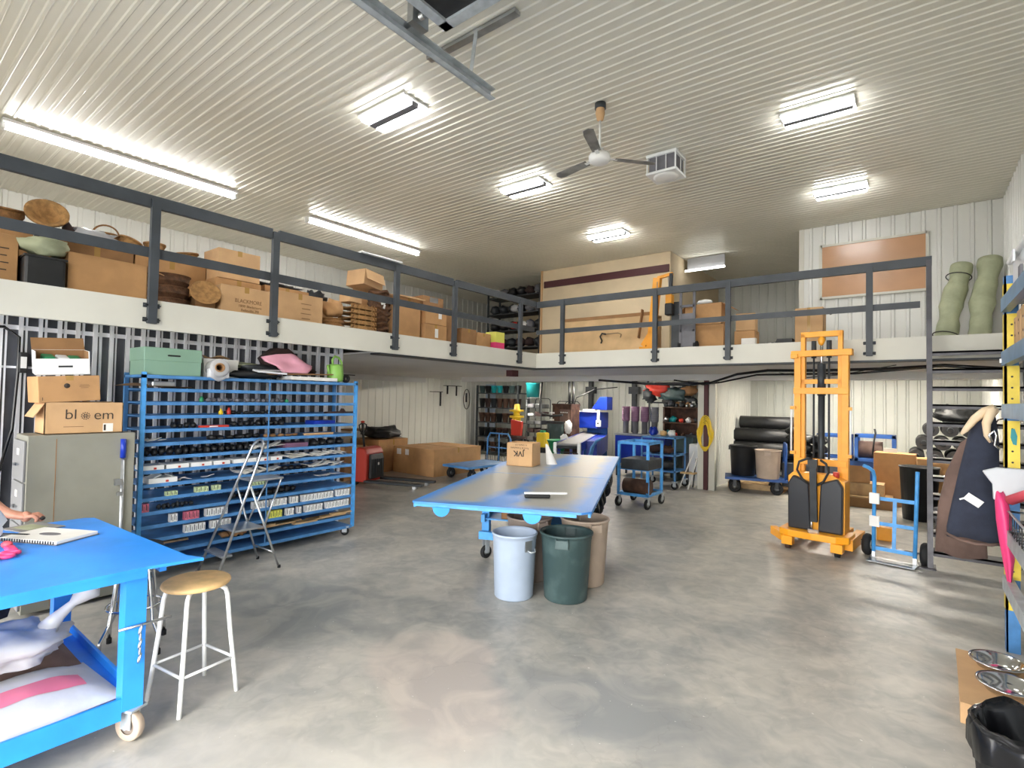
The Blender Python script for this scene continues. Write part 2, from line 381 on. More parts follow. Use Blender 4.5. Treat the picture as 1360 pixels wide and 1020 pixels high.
def strip(x, y0, y1, lab):
    t = thing('strip_light', lab, 'ceiling light')
    MB().box((x-.07, y0-.03, ZC-.05), (x+.10, y1+.03, ZC-.012)).build('housing', 'white_enamel', t)
    MB().tube([(x, y0, ZC-.075), (x, y1, ZC-.075)], .04, 10).build('lit_tube', 'led', t)
    for y in (y0-.03, y1): MB().box((x-.05, y, ZC-.12), (x+.05, y+.03, ZC-.05)).build('end_cap', 'white_enamel', t)
strip(-8.58, 1.17, 3.81, 'long lit strip light over the left mezzanine, nearer of the two')
strip(-8.62, 5.13, 7.73, 'long lit strip light over the left mezzanine, farther of the two')
M('led_dim', '#ffffff', .5, 0, emit=5)
t = thing('wall_light', 'lit tube light with white reflector hung in the recess beside the tan upper wall', 'ceiling light')
MB().box((-4.0, 11.5, ZC-.30), (-3.2, 11.52, ZC-.03)).build('reflector', 'file_front', t)
MB().tube([(-4.02, 11.42, ZC-.32), (-3.18, 11.42, ZC-.32)], .02, 10).build('lit_tube', 'led_dim', t)
M('led_dim', '#ffffff', .5, 0, emit=9)
M('led_added', '#fff6e6', .5, 0, emit=60)
for i, (x, y) in enumerate(((-8.8, 11.5), (-6.2, 11.5), (-1.5, 12.2), (-.1, 11.5))):  # inferred tubes, unseen behind the beam, added to brighten the space below
    t = thing('ceiling_light', 'unseen white tube light added under the mezzanine ceiling, '+['over the dark shelving', 'over the conveyor', 'over the black rolls', 'over the blue crates'][i], 'ceiling light')
    MB().box((x-.6, y-.08, ZS-.03), (x+.6, y+.08, ZS-.002)).build('housing', 'white_enamel', t)
    MB().box((x-.58, y-.05, ZS-.055), (x+.58, y+.05, ZS-.03)).build('lit_tube', 'led_added', t)

# ---------------------------------------------------------------- ceiling fan
t = thing('ceiling_fan', 'white three blade ceiling fan with grey dusty blades hanging on a rod', 'fan', (-2.68, 4.95, 0))
MB().lathe([(.0, ZC-.012), (.06, ZC-.012), (.06, ZC-.07), (.0, ZC-.07)], n=20).build('hook_plate', 'dark_metal', t)
MB().lathe([(.045, ZC-.07), (.05, ZC-.12), (.035, ZC-.19), (.012, ZC-.20)], n=20).build('canopy', 'cardboard_light', t)
MB().cyl((0,0,ZC-.19), (0,0,4.40), .012).build('rod', 'white', t)
MB().lathe([(0, 4.44), (.045, 4.44), (.05, 4.40), (.105, 4.385), (.115, 4.36), (.115, 4.32), (.09, 4.295), (0, 4.285)], n=28).build('motor', 'white', t)
M('fan_blade', '#6f6d6a', .6, 0, col2='#8f8d88', vs=6)
for k in range(3):
    a = R_(288+120*k)
    m = Matrix.Rotation(a, 4, 'Z') @ Matrix.Translation((0,0,4.345)) @ Matrix.Rotation(R_(10), 4, 'X')
    mb = MB(); mb.T = m; mb.box((.10,-.02,-.004), (.20,.02,.004)); mb.build('blade_arm', 'white', t)
    mb = MB(); mb.T = m; mb.prism([(.17,-.045), (.55,-.062), (.62,-.05), (.64,0), (.60,.05), (.17,.045)], -.003, .004); mb.build('blade', 'fan_blade', t)

# ---------------------------------------------------------------- ceiling air cleaner
t = thing('air_unit', 'white louvred heater box hanging from ceiling right of fan', 'air unit', (-2.57, 6.55, 4.675)); t.scale = (.84, .84, .84)
MB().box((-.24,-.22,0), (.24,.22,.04)).box((-.24,-.22,.27), (.24,.22,.318)).build('body', 'white_enamel', t, bevel=.01)
bars = [((x, y, .04), (x+.02, y+.02, .27)) for x in (-.23, .21) for y in (-.21, .19)]
for x in (-.08, .07): bars += [((x,-.21,.04), (x+.012,-.20,.27)), ((x,.20,.04), (x+.012,.21,.27))]
bars += [((-.23,0,.04), (-.22,.012,.27)), ((.22,0,.04), (.23,.012,.27))]
for a_, b_ in bars: B(a_, b_).build('frame_bar', 'white_enamel', t)
MB().box((-.20,-.18,.04), (.20,.18,.27)).build('grille', 'pot_grey', t)
MB().lathe([(0,-.03), (.15,-.03), (.19,-.01), (.19,0)], n=24).build('diffuser', 'white', t)

# ---------------------------------------------------------------- overhead door on its track
t = thing('overhead_door', 'raised overhead door panel in aluminium frame at the top edge', 'garage door')
MB().box((-2.72, YF+.3, 4.52), (.55, 2.66, 4.57)).build('panel', 'black', t)
MB().box((-2.80, YF+.3, 4.50), (-2.72, 2.74, 4.59)).box((.55, YF+.3, 4.50), (.63, 2.74, 4.59)).box((-2.80, 2.66, 4.50), (.63, 2.74, 4.59)).box((-2.72, 1.2, 4.51), (.55, 1.28, 4.58)).build('frame', 'galv', t)
MB().box((-2.90, 2.45, 4.44), (-2.84, 2.60, 4.60)).cyl((-2.99,2.52,4.50), (-2.80,2.52,4.50), .025).build('hinge', 'steel', t)
def track(x, sgn, lab):
    t = thing('door_track', lab, 'door track')
    MB().box((x-.05, YF+.3, 4.44), (x-.045, 3.56, 4.53)).box((x-.05, YF+.3, 4.44), (x+.01, 3.56, 4.446)).box((x-.05, YF+.3, 4.525), (x+.01, 3.56, 4.53)).build('rail', 'galv', t)
    MB().bar((x-.06, 3.30, 4.53), (x+.0, 3.30, ZC-.03), .04, .006, (0,1,0)).build('hanger', 'galv', t)
    MB().box((x-.62, 3.30, ZC-.045), (x+.42, 3.37, ZC-.012)).build('ceiling_angle', 'steel', t)
    MB().bar((x-.55, 3.0, ZC-.04), (x-.04, 3.42, 4.52), .03, .005).build('brace', 'galv', t)
track(-3.0, 1, 'galvanised overhead door track hanging from ceiling at top left')
track(.80, 1, 'galvanised overhead door track near the right wall')
t = thing('strut_frame', 'galvanised strut frame against the right wall under the ceiling', 'frame')
MB().box((.90, 6.55, 2.6), (.95, 6.60, ZC-.02)).box((.99, 7.3, 2.6), (1.03, 7.35, ZC-.02)).build('upright', 'galv', t)
MB().bar((.92, 6.58, 4.1), (1.01, 7.33, 4.1), .04).bar((.92, 6.58, 3.3), (1.01, 7.33, 3.3), .04).build('rung', 'galv', t)

# ---------------------------------------------------------------- mezzanine railings
def post(t, x, y, ax):
    d = (0, .018) if ax == 'x' else (.018, 0)
    if ax == 'x':
        p = MB().box((x, y-.035, ZS+.05), (x+.05, y+.035, 3.50)).build('post', 'railing_paint', t)
        q = MB()
        for z in (2.40, 2.53): q.cyl((x+.03, y-.065, z), (x+.03, y-.03, z), .008).cyl((x+.03, y+.03, z), (x+.03, y+.065, z), .008).box((x, y-.065, z-.02), (x+.012, y+.065, z+.02))
        q.build('bolt', 'dark_metal', p)
    else:
        p = MB().box((x-.035, y-.05, ZS+.05), (x+.035, y, 3.50)).build('post', 'railing_paint', t)
        q = MB()
        for z in (2.40, 2.53): q.cyl((x-.065, y-.03, z), (x-.03, y-.03, z), .008).cyl((x+.03, y-.03, z), (x+.065, y-.03, z), .008).box((x-.065, y-.012, z-.02), (x+.065, y, z+.02))
        q.build('bolt', 'dark_metal', p)
t = thing('railing', 'dark grey steel railing along the left mezzanine edge', 'railing')
for y in (-.7, .55, 1.765, 2.90, 4.58, 5.70, 7.36): post(t, FX, y, 'x')
for i, (a, b) in enumerate(((YF+.05, 2.86), (2.94, 5.66), (5.74, 7.83))): MB().box((FX-.012, a, 3.42), (FX+.035, b, 3.53)).build('top_rail', 'railing_paint', t)
MB().box((FX-.012, YF+.05, 2.97), (FX+.0, 7.83, 3.06)).build('mid_rail', 'railing_paint', t)
t = thing('railing', 'dark grey steel railing along the back mezzanine edge', 'railing')
for x in (-4.95, -3.24, -2.14, -.45): post(t, x, FY, 'y')
MB().box((FX-.012, FY-.035, 3.42), (.16, FY+.012, 3.53)).build('top_rail', 'railing_paint', t)
MB().box((FX-.012, FY-.0, 2.93), (.05, FY+.012, 3.01)).build('mid_rail', 'railing_paint', t)

# ---------------------------------------------------------------- steep stair at the right end
M('stair_metal', '#57565a', .5, .4, var=.2, vs=5)
t = thing('steel_stair', 'steep dark steel stair rising to the mezzanine beside the right wall', 'stair')
for x in (.13, .92):
    MB().bar((x, 7.36, 0.0), (x, 7.80, 3.45), .05 if x < .5 else .03, .14 if x < .5 else .10, (0,1,0)).build('stringer', 'stair_metal', t)
for k in range(12):
    z = .18+k*.2; y = 7.36+z*.1275
    MB().box((.14, y-.02, z-.02), (.91, y+.20, z)).box((.14, y-.02, z-.05), (.91, y-.01, z)).build('tread', 'stair_metal', t)
MB().box((.02, 7.25, 0), (.18, 7.50, .012)).build('foot_plate', 'stair_metal', t)

# ---------------------------------------------------------------- hoses
tag(MB().tube([(-5.35, 10.0, 2.18), (-4.3, 10.05, 2.10), (-3.6, 10.3, 2.09), (-3.1, 10.3, 2.13), (-2.45, 9.6, 2.25), (-1.9, 9.3, 2.29), (-1.2, 9.2, 2.27), (-.3, 9.0, 2.27), (.3, 8.8, 2.29), (.9, 8.6, 2.22)], .022, 8).build('air_hose', 'black_gloss'), 'thick black hose slung under the soffit past the maroon column', 'hose')
tag(MB().tube([(-3.9, 10.5, 2.19), (-3.3, 10.45, 2.10), (-2.9, 10.3, 2.14), (-2.2, 9.9, 2.25), (-1.4, 9.4, 2.23), (-.7, 9.2, 2.22), (.2, 9.1, 2.29)], .016, 8).build('air_hose', 'black_gloss'), 'thinner black hose drooping beside the thick one', 'hose')
tag(MB().tube([(-1.9, 10.2, 2.30), (-1.4, 9.6, 2.18), (-.9, 9.2, 2.20), (-.2, 8.7, 2.30)], .006, 6).build('cable', 'black_gloss'), 'thin dark cable sagging under the soffit behind the lift truck mast', 'cable')

# ---------------------------------------------------------------- casters
def caster(par, x, y, z, r=.075, name='caster', tire='rubber', rz=0, plate='galv'):
    m = Matrix.Translation((x, y, 0)) @ Matrix.Rotation(rz, 4, 'Z')
    mb = MB(); mb.T = m; mb.box((-.055,-.045,z-.012), (.055,.045,z)).box((-.03,-.028,r-.01), (.03,-.022,z-.012)).box((-.03,.022,r-.01), (.03,.028,z-.012)).cyl((0,0,z-.03),(0,0,z-.01),.03).cyl((0,-.032,r),(0,.032,r),.012)
    c = mb.build(name, plate, par)
    mb = MB(); mb.T = m @ Matrix.Translation((0,0,r)) @ Matrix.Rotation(R_(90), 4, 'X')
    mb.lathe([(r*.55,-.018), (r*.92,-.02), (r,-.012), (r,.012), (r*.92,.02), (r*.55,.018)], n=24); mb.build('tyre', tire, c)
    mb = MB(); mb.T = m @ Matrix.Translation((0,0,r)) @ Matrix.Rotation(R_(90), 4, 'X')
    mb.lathe([(0,-.012), (r*.56,-.014), (r*.56,.014), (0,.012)], n=24); mb.build('wheel_hub', 'can_taupe' if tire != 'rubber' else 'steel', c)
    return c

# ---------------------------------------------------------------- near blue work table
t = thing('work_table', 'bright blue painted steel work table on casters at left foreground', 'table', (-3.78, 0, 0))
x0, x1, y0, y1 = -.76, .72, -1.35, 1.15
MB().prism([(x0,y0), (x1,y0), (x1,y1-.14), (x1+.05,y1+.10), (x1-.06,y1+.06), (x0+.04,y1), (x0,y1-.05)], .855, .87).build('table_top', 'blue_paint', t)
MB().box((x0+.01,y0+.01,.815), (x0+.03,y1-.05,.855)).box((x1-.03,y0+.01,.815), (x1-.004,y1-.14,.855)).box((x0+.03,y1-.07,.815), (x1-.05,y1-.04,.855)).box((x0+.03,y0+.01,.815), (x1-.03,y0+.03,.855)).build('apron', 'blue_paint', t)
for x in (x0+.06, x1-.12):
    for y in (y0+.1, y1-.22):
        l = MB().box((x,y,.17), (x+.088,y+.09,.815)).build('leg', 'blue_paint', t)
        caster(t, x+.05, y+.05, .17, .075, tire='can_beige', rz=R_(25))
MB().box((x0+.06,y0+.1,.175), (x1-.05,y1-.15,.19)).box((x1-.05,y0+.19,.13), (x1-.034,y1-.22,.235)).box((x0+.06,y0+.19,.13), (x0+.075,y1-.22,.235)).box((x0+.15,y1-.15,.13), (x1-.12,y1-.135,.235)).build('lower_shelf', 'blue_paint', t)
lk = MB()
for k in range(5): lk.tube([(x1-.01+.008*math.cos(a), y1-.16+(.0 if k % 2 else .006)*math.sin(a), .56-.035*k+.022*math.sin(a)) for a in [2*PI*i/10 for i in range(10)]], .004, 6, closed=True)
lk.cyl((x1-.02,y1-.25,.58), (x1-.02,y1-.02,.58), .007)
lk.build('chain_latch', 'steel', t)

# ---------------------------------------------------------------- white stool with round wooden seat
t = thing('stool', 'white steel stool with round light wooden seat beside the blue table', 'stool', (-3.31, 1.34, 0), R_(8))
MB().lathe([(0,.665), (.165,.665), (.175,.658), (.178,.648), (.172,.638), (.15,.634), (0,.634)], n=40).build('seat', 'wood', t)
for a in (45,135,225,315):
    c, s_ = math.cos(R_(a)), math.sin(R_(a)); pts = []
    for (r, z) in ((.06,.622), (.115,.618), (.138,.600), (.147,.565), (.165,.36), (.185,.18), (.205,.0)): pts.append((c*r*1.12, s_*r*1.12, z))
    MB().tube(pts, .0125, 12).build('leg', 'white_enamel', t)
rr = .187*1.12*.985; q = [(math.cos(R_(a))*rr, math.sin(R_(a))*rr, .20) for a in (45,135,225,315)]
for i in range(4): MB().cyl(q[i], q[(i+1) % 4], .008, n=8).build('foot_rail', 'white_enamel', t)

# chrome stool behind the table
t = thing('stool', 'chrome stool with foot ring and black tips behind the blue table leg', 'stool', (-4.22, 1.32, 0))
MB().lathe([(0,.70), (.15,.70), (.155,.69), (.15,.66), (0,.66)], n=28).build('seat', 'black', t)
for a in (20,110,200,290):
    c, s_ = math.cos(R_(a)), math.sin(R_(a))
    l = MB().tube([(c*.09,s_*.09,.66), (c*.11,s_*.11,.64), (c*.145,s_*.145,.36), (c*.165,s_*.165,.22), (c*.22,s_*.22,.13), (c*.225,s_*.225,.03)], .011, 10).build('leg', 'chrome', t)
    MB().cyl((c*.225,s_*.225,0), (c*.225,s_*.225,.035), .016).build('rubber_tip', 'rubber', l)
MB().tube([(.155*math.cos(2*PI*i/28), .155*math.sin(2*PI*i/28), .30) for i in range(28)], .009, 8, closed=True).build('foot_ring', 'chrome', t)

# ---------------------------------------------------------------- central long table
def table_mat():
    m = bpy.data.materials.new('worn_blue_top'); m.use_nodes = True; nt = m.node_tree; N = nt.nodes; L = nt.links; b = N['Principled BSDF']
    tc = N.new('ShaderNodeTexCoord'); sx = N.new('ShaderNodeSeparateXYZ'); L.new(tc.outputs['Object'], sx.inputs[0])
    n = N.new('ShaderNodeTexNoise'); n.inputs['Scale'].default_value = 1.6; n.inputs['Detail'].default_value = 7; L.new(tc.outputs['Object'], n.inputs['Vector'])
    n3 = N.new('ShaderNodeTexNoise'); n3.inputs['Scale'].default_value = 11; n3.inputs['Detail'].default_value = 6; L.new(tc.outputs['Object'], n3.inputs['Vector'])
    def ma(op, a, c, d=None):
        k = N.new('ShaderNodeMath'); k.operation = op
        for i, q in enumerate((a, c, d)):
            if q is None: continue
            if isinstance(q, (int, float)): k.inputs[i].default_value = q
            else: L.new(q, k.inputs[i])
        return k.outputs[0]
    x = sx.outputs[0]; y = sx.outputs[1]
    # grey where the paint is rubbed off: both long sides, less in the middle strip and near the near edge
    cx = ma('ADD', x, ma('MULTIPLY', y, -.02)); d = ma('ABSOLUTE', ma('ADD', cx, .03), 0); d = ma('ADD', d, ma('MULTIPLY', ma('SUBTRACT', n.outputs['Fac'], .5), .55))
    r = N.new('ShaderNodeMapRange'); r.inputs['From Min'].default_value = .02; r.inputs['From Max'].default_value = .18; L.new(d, r.inputs['Value'])
    e = ma('SUBTRACT', .72, ma('ABSOLUTE', x, 0)); e = ma('MINIMUM', e, ma('ADD', y, 0)); e = ma('ADD', e, ma('MULTIPLY', ma('SUBTRACT', n.outputs['Fac'], .5), .25))
    r2 = N.new('ShaderNodeMapRange'); r2.inputs['From Min'].default_value = .02; r2.inputs['From Max'].default_value = .2; L.new(e, r2.inputs['Value'])
    f = ma('MULTIPLY', r.outputs[0], r2.outputs[0]); f = ma('MULTIPLY', f, ma('ADD', .75, ma('MULTIPLY', n3.outputs['Fac'], .6))); f = ma('MINIMUM', f, 1)
    mx = N.new('ShaderNodeMix'); mx.data_type = 'RGBA'; L.new(f, mx.inputs[0]); mx.inputs[6].default_value = hexc('#3f86d2'); mx.inputs[7].default_value = hexc('#a09e96'); 
    L.new(mx.outputs[2], b.inputs['Base Color']); b.inputs['Roughness'].default_value = .42
    return m
u = R_(23)
t = thing('work_table', 'long worn blue steel table in the middle with grey rubbed top', 'table', (-2.69, 3.30, 0), u)
Lt = 4.35
MB().prism([(-.73,.03), (-.70,0), (.70,.02), (.77,.10), (.77,Lt), (-.73,Lt)], .855, .872).build('table_top', table_mat(), t)
MB().box((-.728,1.9,.8721), (.728,1.912,.8735)).build('top_seam', 'cart_blue', t)
MB().box((-.72,.03,.82), (-.70,Lt-.01,.855)).box((.74,.11,.82), (.76,Lt-.01,.855)).box((-.70,.02,.83), (.66,.04,.855)).build('apron', 'cart_blue', t)
for x in (-.46, .31): 
    mb = MB(); m = Matrix.Translation((x, .0, 0)) @ Matrix.Rotation(R_(90), 4, 'X'); mb.T = m
    mb.prism([(.075*math.cos(a), .835-.0-.075*math.sin(a)) for a in [PI*i/12 for i in range(13)]], -.012, .0); mb.build('hinge_plate', 'blue_paint', t)
for x in (-.55, .45):
    for y in (1.42, 2.75, Lt-.25):
        MB().box((x,y,.24), (x+.08,y+.08,.855)).build('leg', 'cart_blue', t)
        caster(t, x+.04, y+.04, .24, .07, rz=R_(60))
MB().box((-.53,1.32,.42), (-.49,Lt-.2,.50)).box((.47,1.32,.42), (.51,Lt-.2,.50)).box((-.55,1.31,.24), (.5,1.37,.32)).build('frame_rail', 'cart_blue', t)
MB().box((-.49,1.36,.44), (.47,Lt-.2,.455)).build('lower_shelf', 'cart_blue', t)
UT = lambda x, y: (-2.69+x*math.cos(u)-y*math.sin(u), 3.30+x*math.sin(u)+y*math.cos(u))
# things hung or kept under it
p = UT(-.12, 1.52); t = thing('storage_box', 'open reddish brown box on the shelf under the long table', 'box', (p[0], p[1], .456), u)
MB().box((-.20,-.14,0), (.20,.14,.01)).box((-.20,-.14,0), (-.19,.14,.16)).box((.19,-.14,0), (.20,.14,.16)).box((-.2,-.14,0), (.2,-.13,.16)).box((-.2,.13,0), (.2,.14,.16)).build('body', 'cardboard_dark', t)
rng = random.Random(5)
for k in range(7):
    p = UT(.60+.05*rng.random(), 1.5+k*.36); t = thing('cable_bundle', 'dark coiled cable bundle hanging under the right edge of the long table', 'cable', (p[0], p[1], .50), rng.random(), 'cable bundles hung under the long table')
    mb = MB()
    for j in range(4): mb.tube([(.07*math.cos(a), .02*j-.03+.02*math.sin(3*a), .10+.11*math.sin(a)+.01*j) for a in [2*PI*i/14 for i in range(14)]], .011, 6, closed=True)
    mb.build('coil', 'black', t); MB().tube([(0,0,.21), (0,0,.355)], .005, 6).build('hook', 'steel', t)
p = UT(-.75, 2.2)
# brush on top
p = UT(.30, .52); t = thing('bench_brush', 'black bristle bench brush with white handle on the long table', 'brush', (p[0], p[1], .873), R_(40))
br = MB(); br.box((-.17,-.025,0), (.06,.03,.035)); br.build('bristles', 'black', t, bevel=.012)
MB().prism([(-.17,-.018), (.05,-.018), (.09,-.012), (.19,-.016), (.215,0), (.19,.02), (.09,.014), (.05,.026), (-.17,.026)], .035, .05).build('handle', 'white_plastic', t, bevel=.004)

# ---------------------------------------------------------------- round cans
def can(name, label, x, y, rt, rb, h, mat, rz=0, handles=2, rim=.012, ribs=False):
    t = thing(name, label, 'rubbish bin', (x, y, 0), rz)
    th = .006
    MB().lathe([(0,0), (rb-.01,0), (rb,.012), (rt-.004,h-.06), (rt,h-.055), (rt,h-.02), (rt+rim,h-.018), (rt+rim,h-.002), (rt+rim-.006,h), (rt-.004,h), (rt-th,h-.03), (rb-th,.02), (0,.015)], n=48).build('body', mat, t)
    for k in range(handles):
        a = PI*k; m = Matrix.Rotation(a, 4, 'Z'); mb = MB(); mb.T = m
        mb.box((rt-.02,-.055,h-.10), (rt+.022,-.045,h-.02)).box((rt-.02,.045,h-.10), (rt+.022,.055,h-.02)).box((rt-.02,-.055,h-.10), (rt+.022,.055,h-.09)).box((rt+.012,-.055,h-.09), (rt+.022,.055,h-.03))
        mb.build('handle', mat, t, bevel=.004)
    return t
t = can('waste_can', 'pale blue grey can with a taped handle under the long table end', -2.84, 3.78, .196, .172, .565, 'can_grey', R_(42), 0, .008)
MB().cbox((.105,-.165,.475), (.07,.012,.09), (0,0,R_(32))).build('label_patch', 'steel', t)
MB().tube([(.10,-.18,.44), (.125,-.20,.43), (.165,-.175,.43), (.168,-.135,.45)], .007, 8).build('wire_handle', 'galv', t)
t = can('waste_can', 'dark green scuffed can beside the pale blue one', -2.46, 4.04, .225, .19, .585, 'can_green', R_(-68))
t = can('waste_can', 'beige can half hidden behind the dark green one', -2.535, 4.50, .225, .19, .62, 'can_beige', R_(-35))
t = can('waste_can', 'taupe can behind the pale blue one under the table', -3.02, 4.26, .215, .185, .60, 'can_taupe', R_(-20))

# ---------------------------------------------------------------- box on the long table
def carton(label, x, y, z, w, d, h, mat='cardboard', rz=0, flaps='closed', group=None, rot=None, name='cardboard_box', openang=None):
    t = thing(name, label, 'box', (x, y, z), rz, group, rot)
    th = .006; bd = MB()
    if flaps == 'closed':
        bd.box((-w/2,-d/2,0), (w/2,d/2,h)); bd.build('body', mat, t, bevel=.006)
        MB().box((-w/2-.001,-.025,h*.82), (w/2+.001,.025,h+.0012)).build('tape', 'tape', t)
    else:
        bd.box((-w/2,-d/2,0), (w/2,d/2,th)).box((-w/2,-d/2,0), (-w/2+th,d/2,h)).box((w/2-th,-d/2,0), (w/2,d/2,h)).box((-w/2,-d/2,0), (w/2,-d/2+th,h)).box((-w/2,d/2-th,0), (w/2,d/2,h))
        bd.build('body', mat, t)
        fl = min(w, d)*.45
        angs = openang or (40, 25, 50, 30)
        for i, a in enumerate(angs):
            if a is None: continue
            a = R_(a); mb = MB(); mb.T = Matrix.Translation((0,0,h-.001)) @ Matrix.Rotation(R_(90*i), 4, 'Z')
            hw, hd = (w/2, d/2) if i % 2 == 0 else (d/2, w/2)
            mb.T = mb.T @ Matrix.Translation((0,-hd,0)) @ Matrix.Rotation(a, 4, 'X')
            mb.box((-hw+.004,-fl,-th), (hw-.004,0,0)); mb.build('flap', mat, t)
    return t
p = UT(-.40, 2.72)
t = carton('open tan carton with upside down JVK print standing on the long table', p[0], p[1], .873, .36, .30, .30, 'cardboard_light', R_(15), 'open', openang=(None, 110, None, 110))
text('JVK', .10, t, (-.01, -.1515, .165), (R_(90), R_(180), 0), 'print_dark', 'printed_letters', bold=.002)
text('Farm & Transplants', .032, t, (0, -.1515, .235), (R_(90), R_(180), 0), 'print_dark', 'printed_letters')
text('St. Ontario 123', .026, t, (.02, -.1515, .275), (R_(90), R_(180), 0), 'print_dark', 'printed_letters')
# ---------------------------------------------------------------- the blue many-shelf rack
RX, RY0, RY1, RD = -5.62, 1.75, 4.10, .50
t = thing('shelf_rack', 'tall blue steel rack of fifteen closely spaced shelves on casters', 'rack', (RX-RD/2, (RY0+RY1)/2, 0))
hy = (RY1-RY0)/2; hx = RD/2
for x in (-hx, hx-.035):
    for y in (-hy, hy-.035): MB().box((x,y,.10), (x+.035,y+.035,1.93)).build('post', 'rack_blue' if x < 0 else 'cart_blue', t)
SH = [1.905-.1275*k for k in range(15)]
for k, z in enumerate(SH):
    if k == 0: MB().box((-hx,-hy,z-.025), (hx,-hy+.03,z)).box((-hx,hy-.03,z-.025), (hx,hy,z)).box((-hx,-hy,z-.025), (-hx+.03,hy,z)).box((hx-.03,-hy,z-.03), (hx-.0,hy,z)).box((-hx+.03,-hy+.03,z-.006), (hx-.03,hy*.3,z)).build('shelf', 'rack_blue', t)
    else: MB().box((-hx+.0,-hy+.03,z-.012), (hx-.02,hy-.03,z-.002)).box((hx-.02,-hy+.03,z-.028), (hx-.002,hy-.03,z+.004)).box((-hx,-hy+.03,z-.03), (-hx+.02,hy-.03,z+.004)).build('shelf', 'rack_blue', t)
MB().box((hx-.004,.02,.12), (hx+.002,.032,1.9)).build('centre_strap', 'rack_blue', t)
for x in (-hx+.05, hx-.05):
    for y in (-hy+.12, hy-.10): caster(t, x, y, .115, .05, rz=R_(40))
yg = lambda px: (lambda d: d)(sum(0 for _ in ()) or None)
PXY = [(180,1.72),(200,1.84),(220,1.96),(240,2.09),(260,2.23),(280,2.37),(300,2.51),(320,2.66),(340,2.82),(360,2.99),(380,3.17),(400,3.35),(420,3.54),(440,3.74),(460,3.96),(480,4.18)]
def YP(p):
    for (a, ya), (b, yb) in zip(PXY, PXY[1:]):
        if p <= b: return ya+(yb-ya)*(p-a)/(b-a)
    return 4.05
rng = random.Random(11)
M('pk_white', '#e9eaea', .5); M('pk_pink', '#d9748c', .5); M('pk_yellow', '#dfe06a', .5); M('pk_green', '#cfe0b0', .5); M('pk_dark', '#2a2d33', .5)
ORD = ['first', 'second']
def packet(k, y, z, mat, w=.05, h=.075, lean=0, label='', group=''):
    """a row packet: slim card box with a dark printed line"""
    key = ('pk', mat, round(w, 3), round(h, 3))
    if key not in _PK:
        t = thing('seed_packet', label, 'packet', (0,0,-50))
        MB().box((-.06,-w/2,0), (0,w/2,h)).build('body', mat, t)
        MB().box((.0,-w/2+.004,h*.25), (.0012,-w/2+.010,h*.95)).box((.0,w/2-.012,h*.15), (.0012,w/2-.008,h*.7)).build('print', 'pk_dark', t)
        _PK[key] = t; o = t
    else: o = dup(_PK[key])
    o.location = (RX-.005-.01*rng.random(), y, z+.002); o.rotation_euler = (0, 0, 0)
    o['label'] = label; o['group'] = group; return o
_PK = {}
def row(k, pa, pb, mats, lab, grp, w=.024, h=.078, gap=.003, skip=()):
    y = YP(pa); ye = YP(pb); i = 0
    while y+w < ye:
        if not any(YP(a) <= y <= YP(b) for a, b in skip): packet(k, y+w/2, SH[k], mats[i % len(mats)] if not callable(mats) else mats(i), w, h, 0, lab, grp)
        y += w+gap; i += 1
row(11, 363, 467, ['pk_white'], 'narrow white label packet standing in the upper long row at the rack right end', 'white packets in the upper row', w=.042, gap=.004, skip=((383,387),(396,399),(423,426),(445,448)))
row(12, 361, 380, ['pk_yellow'], 'narrow yellow green packet in the lower row behind the step ladder', 'yellow packets in the lower row', w=.034)
row(12, 383, 466, ['pk_white'], 'narrow white label packet standing in the lower long row at the rack right end', 'white packets in the lower row', w=.042, gap=.004, skip=((393,397),(402,405),(429,433)))
row(11, 340, 360, ['pk_white'], 'white packet on the rack seen between the step ladder legs', 'white packets behind the ladder', w=.03)
row(11, 230, 243, ['pk_white'], 'white packet in the small row left of the pink ones', 'white packets left of the pink ones', w=.03)
row(11, 249, 271, ['pk_pink'], 'pink label packet among the white rows low on the rack', 'pink packets in the row', w=.03)
row(11, 277, 308, ['pk_white'], 'white packet between the pink packets and the ladder', 'white packets right of the pink ones', w=.038)
row(12, 250, 280, ['pk_white'], 'white packet on the low shelf just above the blue table corner', 'white packets low on the left', w=.034, skip=((256,259),))
row(12, 284, 312, ['pk_white'], 'white packet on the low shelf directly behind the ladder left rail', 'white packets low behind the ladder rail', w=.036)
row(10, 191, 203, ['pk_pink'], 'pink packet in the short row at the left end of the rack', 'pink packets at the left end', w=.028)
row(9, 224, 242, ['pk_green'], 'pale green tag card in a black strip on the left of the rack', 'pale green tags, left run', w=.028, h=.04, gap=.006)
row(9, 262, 300, ['pk_green'], 'pale green tag card in a black strip nearer the ladder', 'pale green tags, right run', w=.034, h=.05, gap=.006, skip=((279,283),))
row(9, 336, 356, ['pk_green'], 'pale green tag card seen through the ladder frame', 'pale green tags behind the ladder', w=.028, h=.035, gap=.006)
# white trays
def small(name, mb, mat, lab, cat, loc, group=None, rz=0, bevel=0):
    o = mb.build(name, mat, None, bevel); o.location = loc; o.rotation_euler = (0,0,rz); return tag(o, lab, cat, group)
first = None
for i, (a, b) in enumerate(((191,221),(223,253),(255,283),(285,308),(312,343),(345,360),(361,376))):
    w = YP(b)-YP(a); c = (YP(a)+YP(b))/2
    t = thing('white_carton', 'flat white carton with red spot on the upper white row, '+['far left one','second from left','third from left','just left of the ladder','behind the ladder','right of the ladder, nearer','last before the loose envelopes'][i], 'carton', (RX-.13, c, SH[7]))
    MB().box((-.10,-w/2+.003,0), (.11,w/2-.003,.045)).build('body', 'white', t, bevel=.003)
    MB().box((.11,.0,.008), (.1115,.022,.026)).build('red_mark', 'red', t)
t = thing('white_carton', 'open white carton with crumpled flaps on the second white row', 'carton', (RX-.13, (YP(200)+YP(238))/2, SH[8]))
